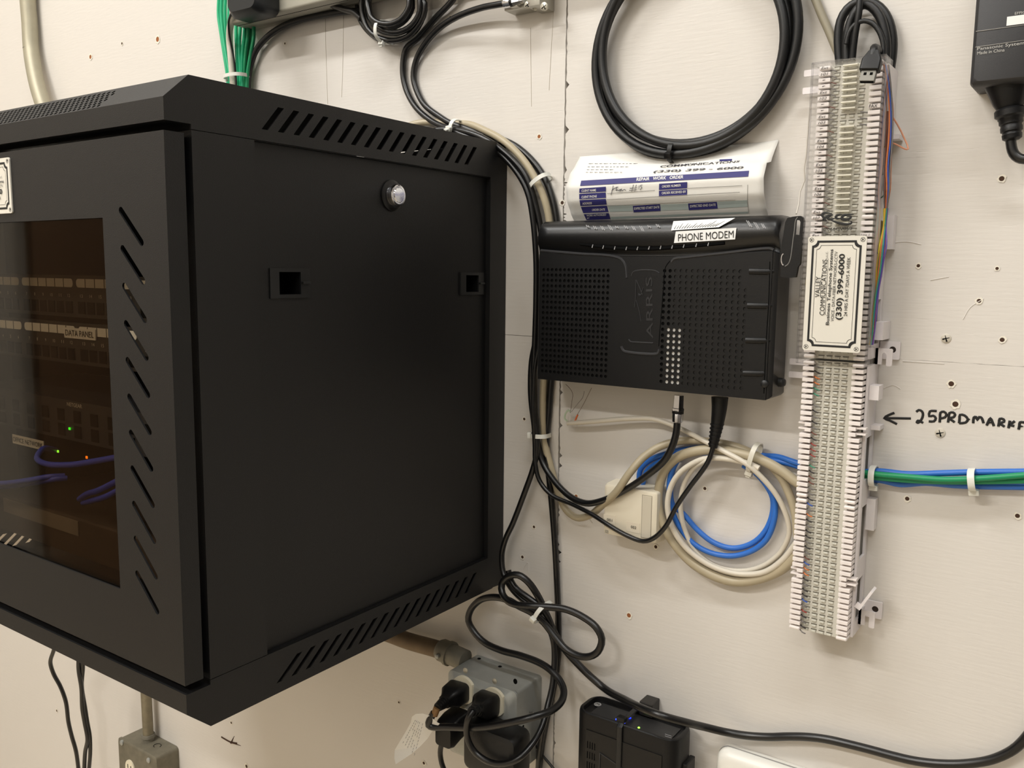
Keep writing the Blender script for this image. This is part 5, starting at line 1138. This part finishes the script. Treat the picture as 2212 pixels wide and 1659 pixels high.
mb = MB(); mb.box((p.x - .006, -.0485, p.z - .003), (p.x - .0045, -.0479, p.z + .004)); mb.box((p.x + .003, -.0485, p.z - .003), (p.x + .0045, -.0479, p.z + .003)); obj('slots', mb, M_DARK, RC)
for px, py in ((322, 1642), (264, 1604)):
    q = at(px, py, -.046); mb = MB(); mb.lathe(q + Vector((0, .002, 0)), q + Vector((0, -1, 0)), [(0, .0048), (.004, .0048), (.0055, .0025), (.0056, .0002)], 12); obj('ear_screw', mb, M_STEEL, B2, smooth=40)
mb = MB(); q = atz(340, 1611, lz1); mb.tube([q + Vector((.007 * math.cos(a), .006 * math.sin(a), .0004)) for a in [i * .3 for i in range(17)]], .0005, 4); obj('knockout_rim', mb, M_DARK, B2)
cable('cord', [(130, 1330, -.10), (122, 1380, -.095), (116, 1405, -.09), (109, 1432, -.085), (116, 1456, -.08), (130, 1482, -.075), (142, 1515, -.07), (148, 1560, -.065), (155, 1590, -.06), (164, 1622, -.055), (170, 1665, -.05), (176, 1720, -.05)], .0036, M_RUB, 'single black cord hanging under the cabinet at the far left', 'cord')
cable('cord', [(172, 1350, -.12), (171, 1400, -.115), (170, 1445, -.11), (176, 1485, -.105), (178, 1530, -.10), (183, 1560, -.095), (189, 1595, -.09), (184, 1625, -.085), (182, 1670, -.08), (182, 1720, -.08)], .0036, M_RUB, 'left cord of the twisted pair hanging under the cabinet', 'cord')
cable('cord', [(181, 1350, -.115), (180, 1400, -.11), (179, 1445, -.105), (177, 1485, -.098), (184, 1530, -.093), (189, 1562, -.088), (194, 1590, -.084), (195, 1625, -.080), (192, 1670, -.076), (192, 1720, -.076)], .0034, M_RUB, 'right cord of the twisted pair hanging under the cabinet', 'cord')

# ------------------------------------------------------------------ power strip and cords above the cabinet
PS = thing('power_strip', 'grey metal power strip at the top edge over the cabinet', 'power strip', at(620, 10, 0))
q = at(549, 67, 0); sy = -.042; qf = at(510, 54, sy)
mb = MB(); mb.loft([[(q.x + i, y, z) for y, z in rrect(sy + i, q.z + i, -.0005 - i, q.z + .045 - i, .004)] for i in (0,)] + [[(q.x + .95, y, z) for y, z in rrect(sy, q.z, -.0005, q.z + .045, .004)]]); obj('housing', mb, mat('grey_enamel_strip', (176, 172, 158), .45), PS, smooth=40)
mb = MB(); mb.tube([Vector((q.x, sy + .012, q.z - .0001)), Vector((q.x + .95, sy + .012, q.z - .0001))], (.0004, .0002), 4); obj('housing_seam', mb, M_DARK, PS)
mb = MB().box((q.x + .115, sy - .0008, q.z + .016), (q.x + .150, sy + .001, q.z + .044)); obj('outlet_face', mb, mat('dark_outlet', (52, 44, 36), .5), PS)
AB = thing('plug_adapter', 'black plug in adapter on the left end of the power strip', 'power adapter', at(540, 0, sy))
a0 = at(488, 0, -.075); a1 = at(541, 30, -.075); a2 = at(606, 16, -.060)
mb = MB(); mb.loft([[(x, y, z) for x, z in rrect(a0.x + .004 + i, a1.z + i, a0.x + .070 - i, a1.z + .09 - i, .010, 5)] for y, i in ((sy - .0005, .002), (sy - .006, 0), (-.070, 0), (-.080, .006))][::-1]); obj('case', mb, mat('black_adapter', (28, 31, 33), .45), AB, smooth=40)
greens = [[(474, -20), (472, 30), (478, 75), (485, 120), (491, 160), (494, 200)], [(480, -20), (478, 30), (482, 75), (489, 120), (496, 160), (498, 200)], [(488, -20), (486, 25), (487, 70), (493, 115), (497, 158), (501, 200)],
          [(497, -20), (495, 20), (494, 60), (498, 115), (503, 160), (505, 200)], [(512, 20), (510, 60), (511, 100), (513, 150), (514, 200)], [(520, 20), (519, 60), (517, 100), (519, 150), (520, 200)], [(528, 20), (528, 70), (524, 110), (523, 155), (525, 200)],
          [(535, 25), (536, 70), (531, 112), (528, 155), (528, 200)], [(541, 25), (543, 75), (537, 115), (532, 158), (531, 200)], [(547, 25), (548, 80), (541, 120), (535, 158), (533, 200)]]
gl_ = ['leftmost strand of the green cable bundle above the cabinet', 'second strand from the left in the green cable bundle', 'third strand from the left in the green cable bundle', 'fourth strand of the green bundle, beside the white cable', 'bright green strand right of the thin black cord', 'green strand sixth from the left in the bundle', 'green strand seventh from the left in the bundle',
       'green strand eighth from the left, passing under the power strip', 'second rightmost green strand under the power strip', 'rightmost green strand under the power strip corner']
for k, P in enumerate(greens):
    y = -.008 - (.006 if k % 2 else 0) - (.008 if k in (1, 4, 6) else 0)
    cable('network_cable', [(a, b, y - (.0 if k < 4 else .0)) for a, b in P], .0026, M_LGREEN if k not in (7, 8, 9) else M_GREEN, gl_[k], 'network cable', 'green network cables above the cabinet')
cable('network_cable', [(530, -10, -.048), (516, 12, -.050), (505, 33, -.044), (497, 60, -.034), (496, 90, -.026), (499, 125, -.024), (502, 160, -.022), (505, 200, -.022)], .0046, mat('white_cable_jacket', (218, 212, 198), .4), 'thick white cable bending down inside the green bundle', 'cable')
cable('thin_cord', [(506, 16, -.056), (501, 26, -.052), (494, 46, -.044), (495, 72, -.036), (500, 101, -.032), (506, 135, -.030), (509, 165, -.028), (510, 200, -.028)], .0015, M_RUB, 'thin black cord in front of the green bundle', 'cord')
cable('supply_cable', [(800, 30, -.010), (760, 24, -.010), (725, 28, -.010), (690, 34, -.010), (645, 44, -.010), (605, 60, -.010), (575, 82, -.010), (555, 106, -.010), (543, 135, -.010), (537, 165, -.010), (535, 205, -.010)], .0042, M_RUBM, 'thick black power cord arching from the tied coil down into the green bundle', 'power cord')
tie(at(513, 166, -.0165), dirpx((511, 120), (514, 200), -.0165), .0195, .0155, 'white cable tie around the green cable bundle above the cabinet', math.pi * .97, tail=0)
# tied coil of black cord
KC = thing('cord_coil', 'small tied coil of black power cord at the top edge', 'cord coil', at(845, 40, -.02))
rr = random.Random(11); P = []
for k in range(6 * 16):
    a = 2 * math.pi * k / 16; lp = k // 16
    rx = (74, 66, 56, 70, 60, 50)[lp] + rr.uniform(-2, 2); ry = (78, 64, 50, 72, 58, 44)[lp]
    cx = 845 + (0, 6, -4, 3, 8, -6)[lp]; cy = 12 + (0, -4, -2, 4, 0, -4)[lp]; tilt = .25 + .12 * (lp % 3)
    ex = rx * math.cos(a); ey = ry * math.sin(a)
    P.append((cx + ex * math.cos(tilt) + ey * math.sin(tilt) * .4, cy + ey * math.cos(tilt * .5) - ex * math.sin(tilt) * .5, -.008 - .0058 * lp - .003 * math.sin(a + lp)))
mb = MB(); mb.tube(crom(cpts(P), .006), .0034, 8); obj('coiled_cord', mb, M_RUB, KC, smooth=60)
cable('cord', [(690, -20, -.020), (701, 0, -.020), (718, 11, -.020), (740, 19, -.020), (763, 26, -.020), (780, 40, -.020)], .0038, M_RUB, None, parent=KC)
tie(at(834, 70, -.024), dirpx((800, 72), (870, 66), -.024), .0125, .0190, 'white cable tie hanging from the small tied coil of black cord', math.pi * .9, tail=.002)
# grounding block
GB = thing('grounding_block', 'silver coax grounding block screwed to the wall at the top edge', 'grounding block', at(1150, 0, 0))
p = at(1192, 24, -.004); z1_ = p.z
mb = MB(); mb.box((p.x - .052, -.022, z1_ + .0035), (p.x - .002, -.0005, z1_ + .032), bev=.001); mb.box((p.x - .016, -.030, z1_), (p.x + .001, -.0005, z1_ + .032), bev=.0012); mb.box((p.x - .040, -.028, z1_ + .004), (p.x - .030, -.020, z1_ + .032), bev=.0008); obj('bracket', mb, mat('cast_zinc', (186, 184, 176), .38, .85), GB, smooth=40)
mb = MB()
for px, py, y, r_ in ((1139, 10, -.0285, .0038), (1175, 14, -.0305, .0046), (1154, 17, -.0225, .0026)): q = at(px, py, y); mb.lathe(q + Vector((0, .002, 0)), q + Vector((0, -1, 0)), [(0, r_), (.0025, r_), (.0035, r_ * .6), (.0036, .0002)], 14)
so_ = obj('terminal_screw', mb, mat('zinc_screw', (190, 186, 172), .4, .6), GB, smooth=40)
mb = MB()
for px, py, y, r_ in ((1139, 10, -.0302, .0028), (1175, 14, -.0322, .0034)):
    q = at(px, py, y)
    for k in (.5, .5 + math.pi / 2): d_ = Vector((math.cos(k), 0, math.sin(k))) * r_; mb.tube([q - d_, q + d_], (.0006, .0002), 4, flat=NY)
obj('cross_slots', mb, M_DARK, so_)
t = thing('coax_connector', 'silver coax connector entering the grounding block at the top edge', 'connector', at(1100, 6, -.03))
a = at(1088, 8, -.0300); b = at(1136, -3, -.0250)
mb = MB(); mb.lathe(a, b, [(0, .0048), (.001, .0054), (.0080, .0054), (.0085, .0045)], 18); obj('sleeve', mb, M_CHROME, t, smooth=40)
mb = MB(); mb.lathe(a, b, [(.0084, .0050), (.0110, .0050)], 18); lab(obj('black_ring', mb, M_BLK, t), 'black ring')
mb = MB(); mb.lathe(a, b, [(.0109, .0046), (.0112, .0054), (.0200, .0054), (.0205, .0044), (.0240, .0044)], 6); obj('hex_nut', mb, M_CHROME, t)
